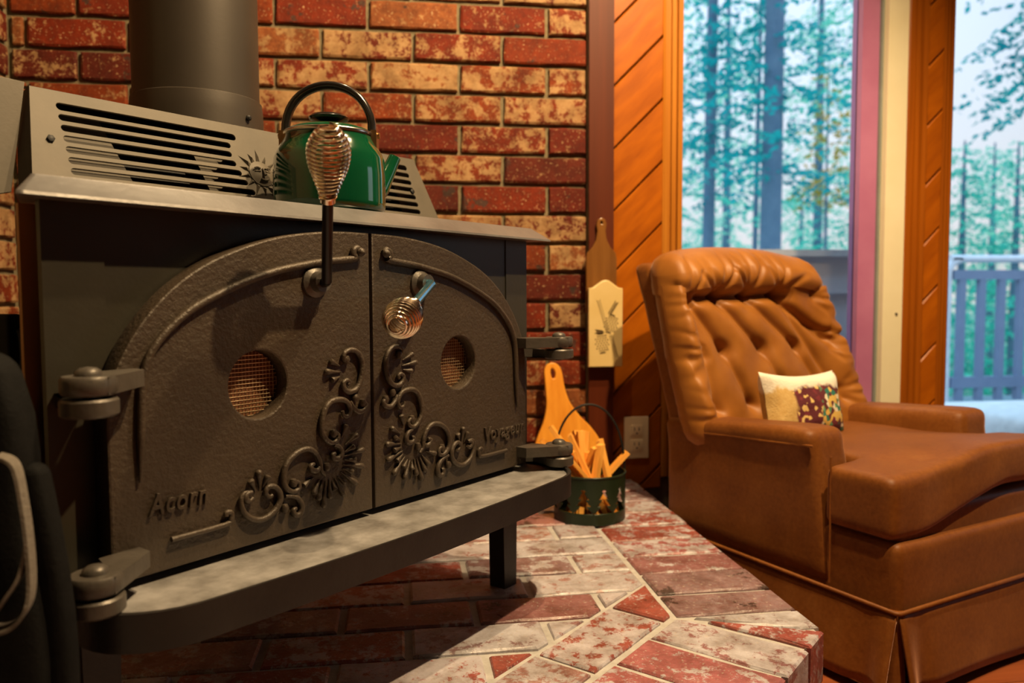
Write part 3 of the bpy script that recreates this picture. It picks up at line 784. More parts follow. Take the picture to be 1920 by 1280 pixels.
part('end_flange', MB().add([BACK @ Vector(p) for p in [(.338, 0, 0), (.316, Hh, 0), (.316, Hh*.97, -.020), (.338, 0, -.020)]]+[BACK @ Vector(p) for p in [(.337, 0, -.001), (.315, Hh, -.001), (.315, Hh*.97, -.021), (.337, 0, -.021)]], [(0, 1, 2, 3), (7, 6, 5, 4), (0, 4, 5, 1), (1, 5, 6, 2), (2, 6, 7, 3), (3, 7, 4, 0)]), 'gdark', gr, None)
# inner baffle seen through the slots, with openings
bf = [(-.300, .002), (-.190, .002), (-.225, Hh*.82), (-.300, Hh*.82)]
BK2 = Matrix.Translation((0, .035, .893)) @ Matrix.Rotation(-rad(22), 4, 'X') @ TOF
link('inner_baffle', plate([bf], .002, .0003, BK2), 'grille', gr)
bf = [(-.085, .002), (-.03, .002), (-.06, Hh*.7), (-.105, Hh*.7)]
link('inner_baffle', plate([bf], .002, .0003, BK2), 'grille', gr)
link('duct_back', plate([[(-.29, .002), (.31, .002), (.31, Hh*1.08), (-.29, Hh*1.08)]], .002, .0003, Matrix.Translation((0, .060, .893)) @ Matrix.Rotation(-rad(22), 4, 'X') @ TOF), 'black', gr)
part('duct_top', MB().add([BACK @ Vector((x, Hh-.0005, 0)) for x in (-.316, .316)]+[Vector((x, .125, .892+.145)) for x in (.316, -.316)]+[BACK @ Vector((x, Hh-.003, 0)) for x in (-.316, .316)]+[Vector((x, .125, .892+.142)) for x in (.316, -.316)], [(0, 1, 2, 3), (7, 6, 5, 4), (0, 4, 5, 1), (1, 5, 6, 2), (2, 6, 7, 3), (3, 7, 4, 0)]), 'gdark', gr, None)
part('duct_end', MB().add([(x, y, z) for x in (.318, .320) for y, z in ((.012, .893), (.12, .893), (.12, 1.030), (.060, 1.020))], [(0, 1, 2, 3), (7, 6, 5, 4), (0, 4, 5, 1), (1, 5, 6, 2), (2, 6, 7, 3), (3, 7, 4, 0)]), 'gdark', gr, None)
# side wing, a plate that bends down past the stove's left end
wg = [(-.46, -.040), (-.41, -.034), (-.385, -.020), (-.368, -.002), (-.345, .004), (-.3185, .135), (-.37, .137), (-.46, .140)]
WGM = Matrix.Translation((0, .036, .892)) @ Matrix.Rotation(-rad(9), 4, 'X') @ TOF
link('side_wing', plate([wg], .004, .0008, WGM), 'grille', gr)
# copper-brown side shield behind the stove's left end
sh = MB().box(-.393, -.3745, .028, .034, .30, .868).box(-.3775, -.3745, .028, .07, .30, .868)
sp('side_shield', sh, 'shield')

# ------------------------------------------------------------------ kettle
kc = SW(.015, .064-.128, .892)
ket = thing('kettle', 'green enamel kettle with black bail handle on the stove top', 'kettle', kc, A0)
r = .0755
body_p = [(.060, 0), (.0705, .001), (.0745, .005), (r, .014), (r, .050), (.0745, .073), (.071, .082), (.0645, .092), (.060, .100), (.0588, .106), (.0575, .1065), (.0570, .105)]
part('body', MB().lathe([(a, b) for a, b in body_p], (0, 0, 0), 64), 'green', ket, 50)
part('rim', MB().lathe([(.0570, .1045), (.0605, .1045), (.0615, .107), (.0600, .1095), (.0570, .1095)], (0, 0, 0), 64), 'steel', ket, 60)
part('lid', MB().lathe([(.0570, .1075), (.0555, .1120), (.045, .1165), (.022, .120), (.0005, .121)], (0, 0, 0), 48), 'green', ket, 50)
part('lid_knob', MB().lathe([(.011, .120), (.013, .124), (.026, .127), (.0275, .130), (.024, .1335), (.0005, .135)], (0, 0, 0), 28), 'bakelite', ket, 50)
# camera-facing orientation of the bail: across the view
ka = rad(-8.15)-A0
KR = Matrix.Rotation(ka, 4, 'Z')
def kl(x, y, z): return KR @ Vector((x, y, z))
pts = []
for i in range(25):
    a = PI*i/24; pts.append(kl(-.0600*math.cos(a)*(1+.0*i), 0, .112+.062*math.sin(a)**.8 if 0 < i < 24 else .100))
pts = [kl(-.0605, 0, .098)]+[kl(-.0600*math.cos(a)*(1-.05*math.sin(a)), 0, .106+.068*math.sin(a)**.75) for a in [PI*i/22 for i in range(1, 22)]]+[kl(.0585, 0, .098)]
# flat strap handle: two tubes' worth of width
mb = MB(); vs = []; fs = []
for i, p in enumerate(pts):
    t = (pts[min(i+1, len(pts)-1)]-pts[max(i-1, 0)]).normalized(); wv = kl(0, 1, 0); nn = t.cross(wv).normalized()
    for k in range(10):
        a = 2*PI*k/10; vs.append(p+wv*math.cos(a)*.0095+nn*math.sin(a)*.0058)
m_ = len(pts)
for i in range(m_-1):
    for k in range(10): fs.append((i*10+k, i*10+(k+1) % 10, (i+1)*10+(k+1) % 10, (i+1)*10+k))
fs += [tuple(range(10))[::-1], tuple(range((m_-1)*10, m_*10))]
part('bail_handle', mb.add(vs, fs), 'bakelite', ket, 60)
for sx_ in (-1, 1):
    mb = MB().box(sx_*.0625-.004, sx_*.0625+.004, -.010, .010, .078, .112, KR)
    mb.lathe([(.004, -.007), (.004, .007)], kl(sx_*.0625, 0, .106), 10, KR @ Matrix.Rotation(PI/2, 4, 'Y'))
    part('handle_bracket', mb, 'brass', ket)
sd = kl(.84, .54, 0)
part('spout', MB().tube([sd*.058+Vector((0, 0, .028)), sd*.074+Vector((0, 0, .042)), sd*.085+Vector((0, 0, .060)), sd*.0975+Vector((0, 0, .0855))], [.020, .015, .011, .009], 18), 'green', ket, 60)

# ------------------------------------------------------------------ things on the right
# pine paddle board leaning on the bricks
pb = [(0, 0), (.045, -.002), (.075, .012), (.086, .045), (.082, .09), (.066, .125), (.045, .155), (.028, .190), (.022, .225), (.022, .262), (.017, .280), (.004, .290), (-.010, .287), (-.019, .275), (-.022, .258), (-.025, .225), (-.030, .190), (-.044, .155), (-.066, .120), (-.080, .085), (-.083, .04), (-.070, .008), (-.04, -.003)]
pb = [(v.x, v.y) for v in smoothline([(a, b, 0) for a, b in pb], 3, True)]
hole = [(v.x, v.y) for v in smoothline([(.003, .254, 0), (.005, .268, 0), (.0, .276, 0), (-.005, .268, 0), (-.004, .254, 0)], 3, True)]
me = plate([pb, hole], .014, .003, Matrix.Rotation(-rad(8), 4, 'X') @ Matrix.Rotation(rad(9), 4, 'Y').inverted() @ TOF @ Matrix.Scale(1.10, 4))
o = link('cutting_board', me, 'pine', None, loc=(.440, 1.972, ZH+.010)); tag(o, 'orange pine cutting board with a handle leaning on the brick wall behind the kindling', 'cutting board')
# brown paddle hung on the post
pd = [(-.041, 0), (.041, 0), (.041, .082), (.038, .098), (.024, .112), (.014, .132), (.011, .155), (.0135, .172), (.010, .184), (0, .189), (-.010, .184), (-.0135, .172), (-.011, .155), (-.014, .132), (-.024, .112), (-.038, .098), (-.041, .082)]
pd = [(x, y-.06) if y < .05 else (x, y) for x, y in pd]
me = plate([pd, circ(0, .176, .0035, 12)], .012, .002, TOF)
o = link('paddle_board', me, 'paddle', None, loc=(.527, YW-.0295, .790)); tag(o, 'dark brown wooden paddle board hanging on the post behind the cream plaque', 'paddle')
# cream plaque with stencilled pine cones
pq = [(-.0455, 0), (.0455, 0), (.0455, .205), (.034, .207), (.020, .217), (.008, .225), (0, .2265), (-.008, .225), (-.020, .217), (-.034, .207), (-.0455, .205)]
pl_ = thing('pine_cone_plaque', 'cream wooden plaque stencilled with pine cones hanging on the post', 'plaque', (.534, YW-.046, .590))
link('board', plate([pq], .014, .0025, TOF), 'cream', pl_)
mb = MB()
def flake(x, z, a, l, wd):
    c, s_ = math.cos(a), math.sin(a); P = [(-l/2, 0), (0, wd/2), (l/2, 0), (0, -wd/2)]
    q = [(x+u_*c-v_*s_, z+u_*s_+v_*c) for u_, v_ in P]
    mb.prism(q, .0070, .0076, lambda a_, b_, h_: (a_, -h_, b_))
for (cx, cz, L, W_, tilt) in ((-.010, .062, .050, .030, .15), (.014, .112, .046, .030, -.25)):
    for i in range(9):
        for j in range(-2, 3):
            t = -1+2*i/8; ww = W_/2*math.sqrt(max(0, 1-t*t*.85))
            u_ = j/2*ww+(.002 if i % 2 else -.002); v_ = t*L/2
            x = cx+u_*math.cos(tilt)-v_*math.sin(tilt); z = cz+u_*math.sin(tilt)+v_*math.cos(tilt)
            flake(x, z, PI/2+tilt+j*.45, .0062, .0035)
for (x0, z0_, x1, z1_) in ((.004, .095, -.018, .168), (.008, .135, .026, .165), (.012, .085, .028, .030), (-.004, .09, -.022, .092)):
    n = 12
    for i in range(n):
        t = i/(n-1); x = x0+(x1-x0)*t; z = z0_+(z1_-z0_)*t; a = math.atan2(z1_-z0_, x1-x0)
        for sg in (-1, 1): flake(x+math.cos(a+sg*.6)*.005, z+math.sin(a+sg*.6)*.005, a+sg*.6, .010, .0016)
o = part('pine_cone_stencil', mb, 'burn', pl_, None)
# outlet
ot = thing('wall_outlet', 'ivory duplex wall outlet plate on the diagonal boards', 'outlet', (.633, YW-.001, .392))
part('plate', MB().rbox(-.034, .034, -.006, .001, -.057, .057, .0025, 8), 'outlet', ot)
for dz in (.020, -.020):
    part('receptacle', MB().rbox(-.017, .017, -.009, -.004, dz-.015, dz+.015, .004, 8), 'outlet', ot)
    for dx in (-.007, .006): part('slot', MB().box(dx-.001, dx+.001, -.0096, -.0085, dz-.001, dz+.008), 'hole', ot, None)
    part('slot', MB().box(-.002, .002, -.0096, -.0085, dz-.010, dz-.006), 'hole', ot, None)
# kindling basket
BC = Vector((.420, 1.712, ZH)); BR = .080; Bh = .104
bk = thing('kindling_bucket', 'dark green metal bucket with cut out trees holding kindling on the hearth', 'bucket', BC)
n = 240; vs = []; fs = []; nz = 56
trees = [(-2.62, 1), (-2.15, 1), (-1.68, 1), (-1.2, 1), (-.72, 1)]
def cut(a, z):
    for c_, _ in [(k*.58-PI, 1) for k in range(11)]:
        d = abs((a-c_+PI) % (2*PI)-PI)*BR; h = (z-.026)/.052
        if 0 < h < 1:
            tier = (h*3.2) % 1; wd = (.0185*(1-h)+.004)*(1-.60*tier)
            if d < wd: return True
    return False
for j in range(nz+1):
    for i in range(n): a = 2*PI*i/n-PI; vs.append((BR*math.cos(a), BR*math.sin(a), Bh*j/nz))
for j in range(nz):
    for i in range(n):
        a = 2*PI*(i+.5)/n-PI
        if cut(a, Bh*(j+.5)/nz): continue
        fs.append((j*n+i, j*n+(i+1) % n, (j+1)*n+(i+1) % n, (j+1)*n+i))
M['bucket'] = plain('bucket_green', (.009, .020, .008), .35, .2, (.015, .030, .012), 12)
w_ = part('wall', MB().add(vs, fs), 'bucket', bk, 60)
md = w_.modifiers.new('t', 'SOLIDIFY'); md.thickness = .0016
part('bottom', MB().lathe([(BR-.001, .001), (BR-.001, .004)], (0, 0, 0), 48), 'bucket', bk)
part('rim', MB().tube([(BR*math.cos(2*PI*i/64), BR*math.sin(2*PI*i/64), Bh) for i in range(64)], .0022, 8, True), 'bucket', bk, 60)
part('bail', MB().tube([(BR*1.02*math.cos(a), .012*math.sin(a), Bh-.012+.160*math.sin(a)**.8 if 0 < a < PI else Bh-.012) for a in [PI*i/32 for i in range(33)]], .0026, 8), 'black', bk, 60)
# sticks
def stick(base, topv, wd, seed, label):
    rr = random.Random(seed); d = (topv-base); L = d.length; n = 5; vs = []; fs = []
    offs = [(rr.uniform(.6, 1), rr.uniform(.6, 1)) for _ in range(4)]
    sg = [(-1, -1), (1, -1), (1, 1), (-1, 1)]
    for i in range(n+1):
        t = i/n
        for k in range(4): vs.append((sg[k][0]*wd*offs[k][0]*(1+rr.uniform(-.08, .08))/2, sg[k][1]*wd*.6*offs[k][1]/2, L*t+(rr.uniform(-.004, .004) if i in (0, n) else 0)))
    for i in range(n):
        for k in range(4): fs.append((i*4+k, i*4+(k+1) % 4, i*4+4+(k+1) % 4, i*4+4+k))
    fs += [(3, 2, 1, 0), (n*4, n*4+1, n*4+2, n*4+3)]
    me = MB().add(vs, fs).mesh('kindling_stick')
    o = link('kindling_stick', me, 'kindling', None, loc=base); o.rotation_euler = d.to_track_quat('Z', 'Y').to_euler()
    return tag(o, label, 'kindling', 'split kindling sticks in the bucket')
SL = 'split orange kindling stick standing in the green bucket'
def bv(x, y, z): return BC+Vector((x, y, z))
stick(bv(.045, -.035, .012), bv(-.088, .012, .205), .021, 1, 'long split kindling stick rising highest from the bucket in front of the pine board')
stick(bv(.050, -.045, .010), bv(-.125, -.035, .165), .019, 2, 'split kindling stick leaning farthest left out of the bucket towards the stove hinge')
stick(bv(-.01, -.052, .030), bv(.018, -.03, .168), .022, 3, 'dark-sided thick kindling stick at the middle of the bucket')
stick(bv(.052, -.03, .012), bv(.022, .0, .172), .020, 4, 'reddish flat-topped kindling stick right of the bucket centre')
stick(bv(-.045, -.01, .010), bv(.086, .002, .140), .018, 5, 'split kindling stick leaning right over the bucket rim')
stick(bv(.040, .01, .010), bv(-.105, .02, .172), .022, 6, 'pale kindling stick leaning left behind the longest stick in the bucket')
stick(bv(.055, -.03, .012), bv(-.062, -.045, .150), .020, 7, 'kindling stick lying low over the left rim of the bucket above the shelf end')
stick(bv(.030, -.05, .010), bv(-.050, -.02, .190), .021, 8, 'kindling stick just right of the longest stick in the bucket')
for i in range(17):
    a = R.uniform(0, 2*PI); rr_ = R.uniform(.01, .052); b_ = R.uniform(-.6, .6)
    x0, y0 = rr_*math.cos(a), rr_*math.sin(a)
    stick(bv(x0, y0-.004, .008), bv(max(-.09, min(.07, -x0*.9-.028)), -y0*.8, R.uniform(.120, .195)), R.uniform(.016, .025), 20+i, SL)

# ------------------------------------------------------------------ tools and bag at the left edge
tl = thing('fireplace_tool', 'black iron fireplace tool standing at the left of the stove', 'fireplace tool', (-.404, .886, ZH), -YAW)
part('shaft', MB().tube([(-.02, 0, .01), (-.02, 0, .44)], .005, 10), 'black', tl)
part('grip', MB().rbox(-.040, .011, -.012, .012, .418, .482, .004, 8), 'black', tl)
part('hook', MB().tube(smoothline([(.008, 0, .462), (.016, -.003, .464), (.0195, -.005, .45), (.019, -.005, .43), (.012, -.004, .425)], 4), .0036, 8), 'black', tl)
part('base', MB().lathe([(.045, 0), (.045, .008), (.01, .014), (.006, .03)], (-.02, 0, 0), 24), 'black', tl)
bg_ = thing('black_bag', 'black fabric bag with a grey webbing strap leaning at the left of the stove', 'bag', (-.317, .712, ZH), -YAW)
def bagfn(p):
    h = p.z/.455; r_ = .022*max(0, h-.55)/.45+.012*max(0, h-.85)/.15
    return (p.x-(r_+.004*math.sin(p.z*26))*(1 if p.x > -.05 else -1), p.y*(1-.3*h), p.z)
part('body', MB().rbox(-.16, .022, -.03, .03, 0, .455, .02, 18, bagfn), 'bag', bg_)
part('side_flap', MB().rbox(.008, .040, -.012, .012, .02, .36, .010, 14, lambda p: (p.x-.020*max(0, (p.z-.2)/.16)**1.5, p.y, p.z)), 'bag', bg_)
st = smoothline([(.000, -.030, .372), (.016, -.034, .365), (.023, -.036, .335), (.0275, -.038, .300), (.029, -.040, .268), (.026, -.043, .250), (.015, -.045, .238), (.0, -.045, .236), (-.014, -.045, .248)], 6)
st2 = smoothline([(.026, -.036, .305), (.022, -.040, .280), (.012, -.044, .262), (-.004, -.045, .240)], 6)
mb = MB()
for L in (st, st2):
    vs = []; fs = []
    for i, p in enumerate(L):
        t = (L[min(i+1, len(L)-1)]-L[max(i-1, 0)]).normalized(); wv = Vector((.30, -.95, 0)).normalized(); nn = t.cross(wv).normalized()
        for q in ((-1, -1), (1, -1), (1, 1), (-1, 1)): vs.append(p+wv*q[0]*.010+nn*q[1]*.0013)
    for i in range(len(L)-1):
        for k in range(4): fs.append((i*4+k, i*4+(k+1) % 4, i*4+4+(k+1) % 4, i*4+4+k))
    mb.add(vs, fs)
part('strap', mb, 'strap', bg_, 30)

# ------------------------------------------------------------------ armchair
KS = .94
th = rad(111.)
BKv = Vector((math.cos(th), math.sin(th), 0)); RT = Vector((math.sin(th), -math.cos(th), 0))
O = Vector((.888, 1.285, 0)); O2 = Vector((O.x*KS, O.y*KS, ZF))
ch = thing('armchair', 'brown velvet armchair with a button tufted back beside the hearth', 'armchair', O2, math.atan2(RT.y, RT.x))
def cz(z): return .78-(.78-z)*KS-ZF
def CL(p): return Vector((p[0]*KS, p[1]*KS, cz(p[2])))
def cpart(name, mb, m='velvet', smooth=60, **p):
    mb.v = [CL(v) for v in mb.v]; return part(name, mb, m, ch, smooth, **p)
Wd = .60
def nz_(p, s, a): return noise.noise(Vector(p)*s)*a
# base
def basefn(p):
    q = Vector(p); q.z += 0; return q
cpart('base', MB().rbox(.006, Wd-.006, .004, .636, .150, .322, .018, 12, lambda p: (p.x, p.y+nz_(p, 9, .003), p.z+nz_(p, 11, .002))))
cpart('seat_deck', MB().rbox(.02, Wd-.02, .02, .60, .29, .375, .018, 8))
# arms
def arm(s):
    x0, x1 = (0, .105) if s < 0 else (Wd-.105, Wd)
    def f(p):
        h = (p.z-.2)/.3; q = Vector(p)
        bul = .010*max(0, h-.75)*4
        q.x += (-bul if s < 0 else bul)*(1 if (q.x < x0+.05) == (s < 0) else .4)
        q.z += -.030*max(0, (q.y-.2)/.45)*max(0, h) + nz_(p, 12, .0018)
        q.x += nz_(p, 8, .0022)
        return q
    def g_(p):
        q = f(p); hh = max(0, min(1, (q.z-.22)/.25)); k = max(0, 1-(q.y-.14)/.5); q.y += .050*hh*k; return q
    return MB().rbox(x0, x1, .142, .645, .20, .506, .026, 22, g_)
cpart('arm', arm(-1)); cpart('arm', arm(1))
# piping and seams on the near arm
cpart('arm_seam', MB().tube([(-.0045, .19+.045*i, .474-.030*max(0, (.19+.045*i-.2)/.45)) for i in range(10)], .0028, 6).tube([(-.0005, .150, .46), (-.0008, .149, .34), (-.0005, .149, .21)], .002, 6))
# T cushion, remeshed into one piece
def cush(p, c=.0):
    u = (p.x-Wd/2)/(Wd/2); v = (p.y-.25)/.27
    q = Vector(p)
    if p.z > .385: q.z += .016*max(0, 1-u*u)*max(0, 1-v*v*.6)-.0+nz_(p, 7, .004)
    sm = max(0, min(1, (p.x-.04)/.34)); sm = sm*sm*(3-2*sm)
    q.z += sm*((.030 if p.z > .385 else .068)*max(0, 1-max(0, p.y)/.30))
    q.y += nz_(p, 10, .004)
    q.z += nz_(Vector((p.x, p.y, 3)), 6, .003)
    return q
mb = MB().rbox(-.002, Wd, .012, .165, .325, .440, .015, 28, cush).rbox(.100, Wd-.100, .04, .50, .325, .440, .015, 28, cush)
sc_ = cpart('seat_cushion', mb)
rm = sc_.modifiers.new('r', 'REMESH'); rm.mode = 'VOXEL'; rm.voxel_size = .0055; rm.use_smooth_shade = True
sm_ = sc_.modifiers.new('s', 'SMOOTH'); sm_.iterations = 6; sm_.factor = .6
# skirt with corner kick pleats
def skirt_path():
    c = [(0, .64), (0, 0), (Wd, 0), (Wd, .64)]; pts = []
    segs = [(c[0], c[1]), (c[1], c[2]), (c[2], c[3]), (c[3], c[0])]
    return c, segs
mb = MB(); rows = 8
def wall_strip(a, b, nrm, k0, k1):
    n = 40; vs = []; fs = []
    for j in range(rows+1):
        h = j/rows
        for i in range(n+1):
            t = i/n; p = Vector(a).lerp(Vector(b), t)
            fl = .004+h*.016
            e0 = math.exp(-((t)/.05)**2)*k0; e1 = math.exp(-((1-t)/.05)**2)*k1
            fl += h*.018*(e0+e1)-h*.010*(math.exp(-((t-.09)/.035)**2)*k0+math.exp(-((.91-t)/.035)**2)*k1)
            wv = .003*h*math.sin(t*9+a[0]*7)
            q = p+Vector(nrm)*(fl+wv)
            vs.append((q.x, q.y, .200-h*.150+.004*math.sin(t*7)*h))
    for j in range(rows):
        for i in range(n): a_ = j*(n+1)+i; fs.append((a_, a_+1, a_+n+2, a_+n+1))
    mb.add(vs, fs)
wall_strip((0, .64), (0, .0), (-1, 0), .3, 1); wall_strip((0, 0), (Wd, 0), (0, -1), 1, 1); wall_strip((Wd, 0), (Wd, .64), (1, 0), 1, .3)
wall_strip((Wd, .64), (0, .64), (0, 1), .3, .3)
mb.tube([(.012, .012, .2), (.012, .012, .05)], [.012, .020], 10)
mb.tube([(Wd-.012, .012, .2), (Wd-.012, .012, .05)], [.012, .020], 10)
mb.v = [Vector((v[0], v[1], v[2])) for v in mb.v]
for i, v in enumerate(mb.v):
    pass
sk = cpart('skirt', mb)
so = sk.modifiers.new('t', 'SOLIDIFY'); so.thickness = .004
cpart('welt', MB().tube([(-.004, .64, .2), (-.004, .0, .2), (0, -.004, .2), (Wd, -.004, .2), (Wd+.004, 0, .2), (Wd+.004, .64, .2)], .0042, 8))
# swivel pedestal under the skirt
cpart('pedestal', MB().lathe([(.19, .0+.03), (.19, .05), (.05, .07), (.05, .2)], (Wd/2, .33, 0), 32), 'black')
# back: shell and tufted cushion, leaning back
LT, LB = .125, .0
def lean_(x, y, z):
    h = (z-.40)/.48; return (x-.040*max(0, h)+(.0 if x > .3 else 0), y+.135*h, z)
def shellfn(p):
    h = max(0, (p.z-.46)/.42); q = Vector(p)
    q.x = p.x-h*(.022+.095*max(0, p.x/.6))+nz_(p, 8, .002); q.y = p.y+.120*h if p.z > .46 else p.y
    if p.z > .80: q.z -= .012*((p.x-.3)/.3)**2
    return q
cpart('back_shell', MB().rbox(.009, Wd-.009, .575, .650, .215, .868, .022, 20, shellfn))
btn = [(.020, .762), (.125, .762), (.235, .766), (.345, .772),
       (-.02, .640), (.105, .640), (.240, .640), (.365, .640), (.49, .645),
       (.04, .500), (.155, .505), (.285, .520), (.41, .52)]
btn = [(x+.0, z) for x, z in btn]
cre = []
for i in range(4): cre.append((btn[i], btn[4+i+1] if i < 4 else None, .022, .014))
for i in range(3): pass
cre += [(btn[5], btn[10], .020, .014), (btn[6], btn[11], .020, .014), (btn[7], btn[12], .020, .014), (btn[4], btn[9], .014, .012)]
cre += [((.055, .770), (.375, .776), .034, .013)]
cre += [(btn[0], (.045, .50), .018, .013), (btn[3], (.47, .50), .018, .013), (btn[3], (.515, .640), .010, .010), ((.415, .70), (.56, .66), .010, .008)]
fold = []
rf = random.Random(4)
for bi in (0, 1, 2, 3):          # folds fanning up over the top roll from the buttons
    bx_, bz = btn[bi]
    for k in range(4):
        an = rad(90+(k-1.5)*26+rf.uniform(-7, 7)+(-12 if bi == 3 else (14 if bi == 0 else 0)))
        L = rf.uniform(.09, .15)
        fold.append(((bx_, bz+.008), (bx_+math.cos(an)*L, bz+math.sin(an)*L), rf.uniform(.006, .013), rf.uniform(.006, .010)))
for bi, sg_ in ((0, -1), (4, -1), (9, -1), (3, 1), (8, 1), (12, 1)):   # folds fanning over the side rolls
    bx_, bz = btn[bi]
    for k in range(4):
        an = (k-1.5)*rad(27)+rad(rf.uniform(-8, 8)); L = rf.uniform(.09, .14)
        x0_ = .035 if sg_ < 0 else .47
        fold.append(((x0_, bz+math.sin(an)*.02), (x0_+sg_*math.cos(an)*L, bz+math.sin(an)*L), rf.uniform(.004, .009), rf.uniform(.006, .011)))
def segd(px, pz, a, b):
    ax, az = a; bx_, bz = b; dx, dz = bx_-ax, bz-az; L2 = dx*dx+dz*dz
    t = max(0, min(1, ((px-ax)*dx+(pz-az)*dz)/L2)); qx, qz = ax+dx*t, az+dz*t
    return math.hypot(px-qx, pz-qz), t
def hfun(x, z):
    # x,z on the cushion front
    h = 0
    lx = min(max((x-.05)/.07, 0), 1); 
    for a, b, dpt, wd in cre:
        d, t = segd(x, z, a, b); h -= dpt*math.exp(-(d/wd)**1.5)
    for a, b, dpt, wd in fold:
        d, t = segd(x, z, a, b); h -= dpt*math.exp(-(d/wd)**2)*(.4+.6*math.sin(PI*min(1, t*.8+.2)))
    for bx_, bz in btn[:4]+btn[5:8]+btn[10:]:
        d = math.hypot(x-bx_, z-bz); h -= .018*math.exp(-(d/.016)**1.3)
    # thicker rolled rim (horseshoe)
    edge = min(x-(-.0), .53-x) ; top = .87-z
    rim = math.exp(-((min(x-.015, .50-x))/.05)**2) if z < .80 else 0
    h += .030*max(math.exp(-((x+.005)/.042)**2), math.exp(-((x-.53)/.05)**2), math.exp(-((z-.835)/.045)**2))
    h += .010*noise.noise(Vector((x*16, z*16, 1)))*.5
    return h
def backfn(p):
    x, y, z = p; q = Vector(p)
    u_ = x-.3
    fy = (.590-y)/.10       # 1 at front, 0 at back
    fy = max(0, min(1, fy))
    lx = x*(.565/.60)-.0
    q.y -= hfun(lx-.02, z)*fy
    q.y += nz_(Vector((x, 0, z)), 9, .004)*fy
    h = (z-.40)/.48
    q.y += .115*h
    q.x = x-h*(.028+.095*max(0, x/.6))
    if z > .80: q.z -= .028*abs((x-.29)/.3)**2.5
    side = abs(x-.3)/.3
    q.x += .010*math.sin(PI*max(0, min(1, h)))*(-1 if x < .3 else 1)*side**3
    return q
cpart('back_cushion', MB().rbox(-.008, .598, .485, .588, .40, .900, .048, 130, backfn), 'satin', 80)
for bx_, bz in [btn[0], btn[1], btn[2], btn[3], btn[5], btn[6], btn[7], btn[11]]:
    x = (bx_+.02)*.60/.565; h = (bz-.40)/.48
    yy_ = .485-hfun(bx_, bz)+.115*h
    bmx = Matrix.Translation((x-h*(.028+.095*x/.6), yy_, bz)) @ Matrix.Rotation(rad(90), 4, 'X')
    cpart('button', MB().lathe([(.008, -.002), (.0085, .001), (.006, .004), (.001, .005)], (0, 0, 0), 14, bmx), 'satin')

# needlepoint pillow
def pillowmat():
    m, nt, b = newmat('needlepoint')
    tcn = N(nt, 'ShaderNodeTexCoord'); v = tcn.outputs['Object']
    sx = N(nt, 'ShaderNodeSeparateXYZ'); nt.links.new(v, sx.inputs[0])
    nb_ = noisetex(nt, v, 22, 4, .6)
    def add(a, b_, k=1.):
        n1 = N(nt, 'ShaderNodeMath', operation='MULTIPLY_ADD'); nt.links.new(b_, n1.inputs[0]); n1.inputs[1].default_value = k; nt.links.new(a, n1.inputs[2]); return n1.outputs[0]
    zz = add(sx.outputs['Z'], nb_, .05); xx = add(sx.outputs['X'], nb_, .05)
    gold = mix(nt, noisetex(nt, v, 90, 2), (.42, .24, .05), (.62, .46, .20))
    vo = N(nt, 'ShaderNodeTexVoronoi'); vo.inputs['Scale'].default_value = 95; nt.links.new(v, vo.inputs['Vector'])
    sepc = N(nt, 'ShaderNodeSeparateColor'); nt.links.new(vo.outputs['Color'], sepc.inputs[0])
    leaf = ramp(nt, [(0, (.10, .015, .02)), (.38, (.16, .02, .03)), (.55, (.02, .16, .12)), (.66, (.10, .28, .14)), (.76, (.62, .42, .10)), (.88, (.72, .66, .5)), (1, (.7, .6, .4))], sepc.outputs[0], 'CONSTANT')
    maroon = ramp(nt, [(0, (.10, .012, .02)), (.70, (.16, .02, .03)), (.80, (.70, .50, .18)), (1, (.6, .4, .2))], sepc.outputs[1], 'CONSTANT')
    c = mix(nt, ramp(nt, [(.130, (0, 0, 0)), (.135, (1, 1, 1))], xx), maroon, leaf)
    c = mix(nt, ramp(nt, [(.052, (1, 1, 1)), (.057, (0, 0, 0))], xx), c, gold)
    xx2 = add(xx, sx.outputs['Z'], 0)
    c = mix(nt, ramp(nt, [(.130, (0, 0, 0)), (.135, (1, 1, 1))], zz), c, (.72, .68, .58))
    nt.links.new(c, b.inputs['Base Color']); b.inputs['Roughness'].default_value = .85
    bump(nt, b, noisetex(nt, v, 260, 2), .6, .002)
    return m
M['needle'] = pillowmat()
pc = O2+RT*(.10*KS)+BKv*(.375*KS)+Vector((0, 0, cz(.445)))
mb = MB(); n = 26; Wp, Hp = .235, .150; vs = []; fs = []
for sd_ in (-1, 1):
    for j in range(n+1):
        for i in range(n+1):
            u_ = -1+2*i/n; v_ = -1+2*j/n
            th_ = .040*((1-u_**4)*(1-v_**4))**.5
            kx = 1-.10*(1-u_*u_)*0-.08*(1-v_*v_)*abs(u_); kz_ = 1-.16*(1-u_*u_)*(1 if v_ > 0 else .5)*abs(v_)
            vs.append(((u_*kx)*Wp/2+.09, sd_*th_+nz_(Vector((u_, v_, sd_)), 2.5, .003), (v_*kz_)*Hp/2+Hp/2))
for s_ in range(2):
    o_ = s_*(n+1)**2
    for j in range(n):
        for i in range(n): a = o_+j*(n+1)+i; fs.append((a, a+1, a+n+2, a+n+1) if s_ == 0 else (a, a+n+1, a+n+2, a+1))
me = mb.add(vs, fs).mesh('pillow', 70)
bm = bmesh.new(); bm.from_mesh(me); bmesh.ops.remove_doubles(bm, verts=bm.verts, dist=1e-5); bmesh.ops.recalc_face_normals(bm, faces=bm.faces); bm.to_mesh(me); bm.free()
o = link('pillow', me, 'needle', None, loc=pc); o.rotation_euler = (-rad(14), rad(2), math.atan2(RT.y, RT.x))
tag(o, 'small needlepoint pillow with flowers on the brown armchair seat', 'pillow')

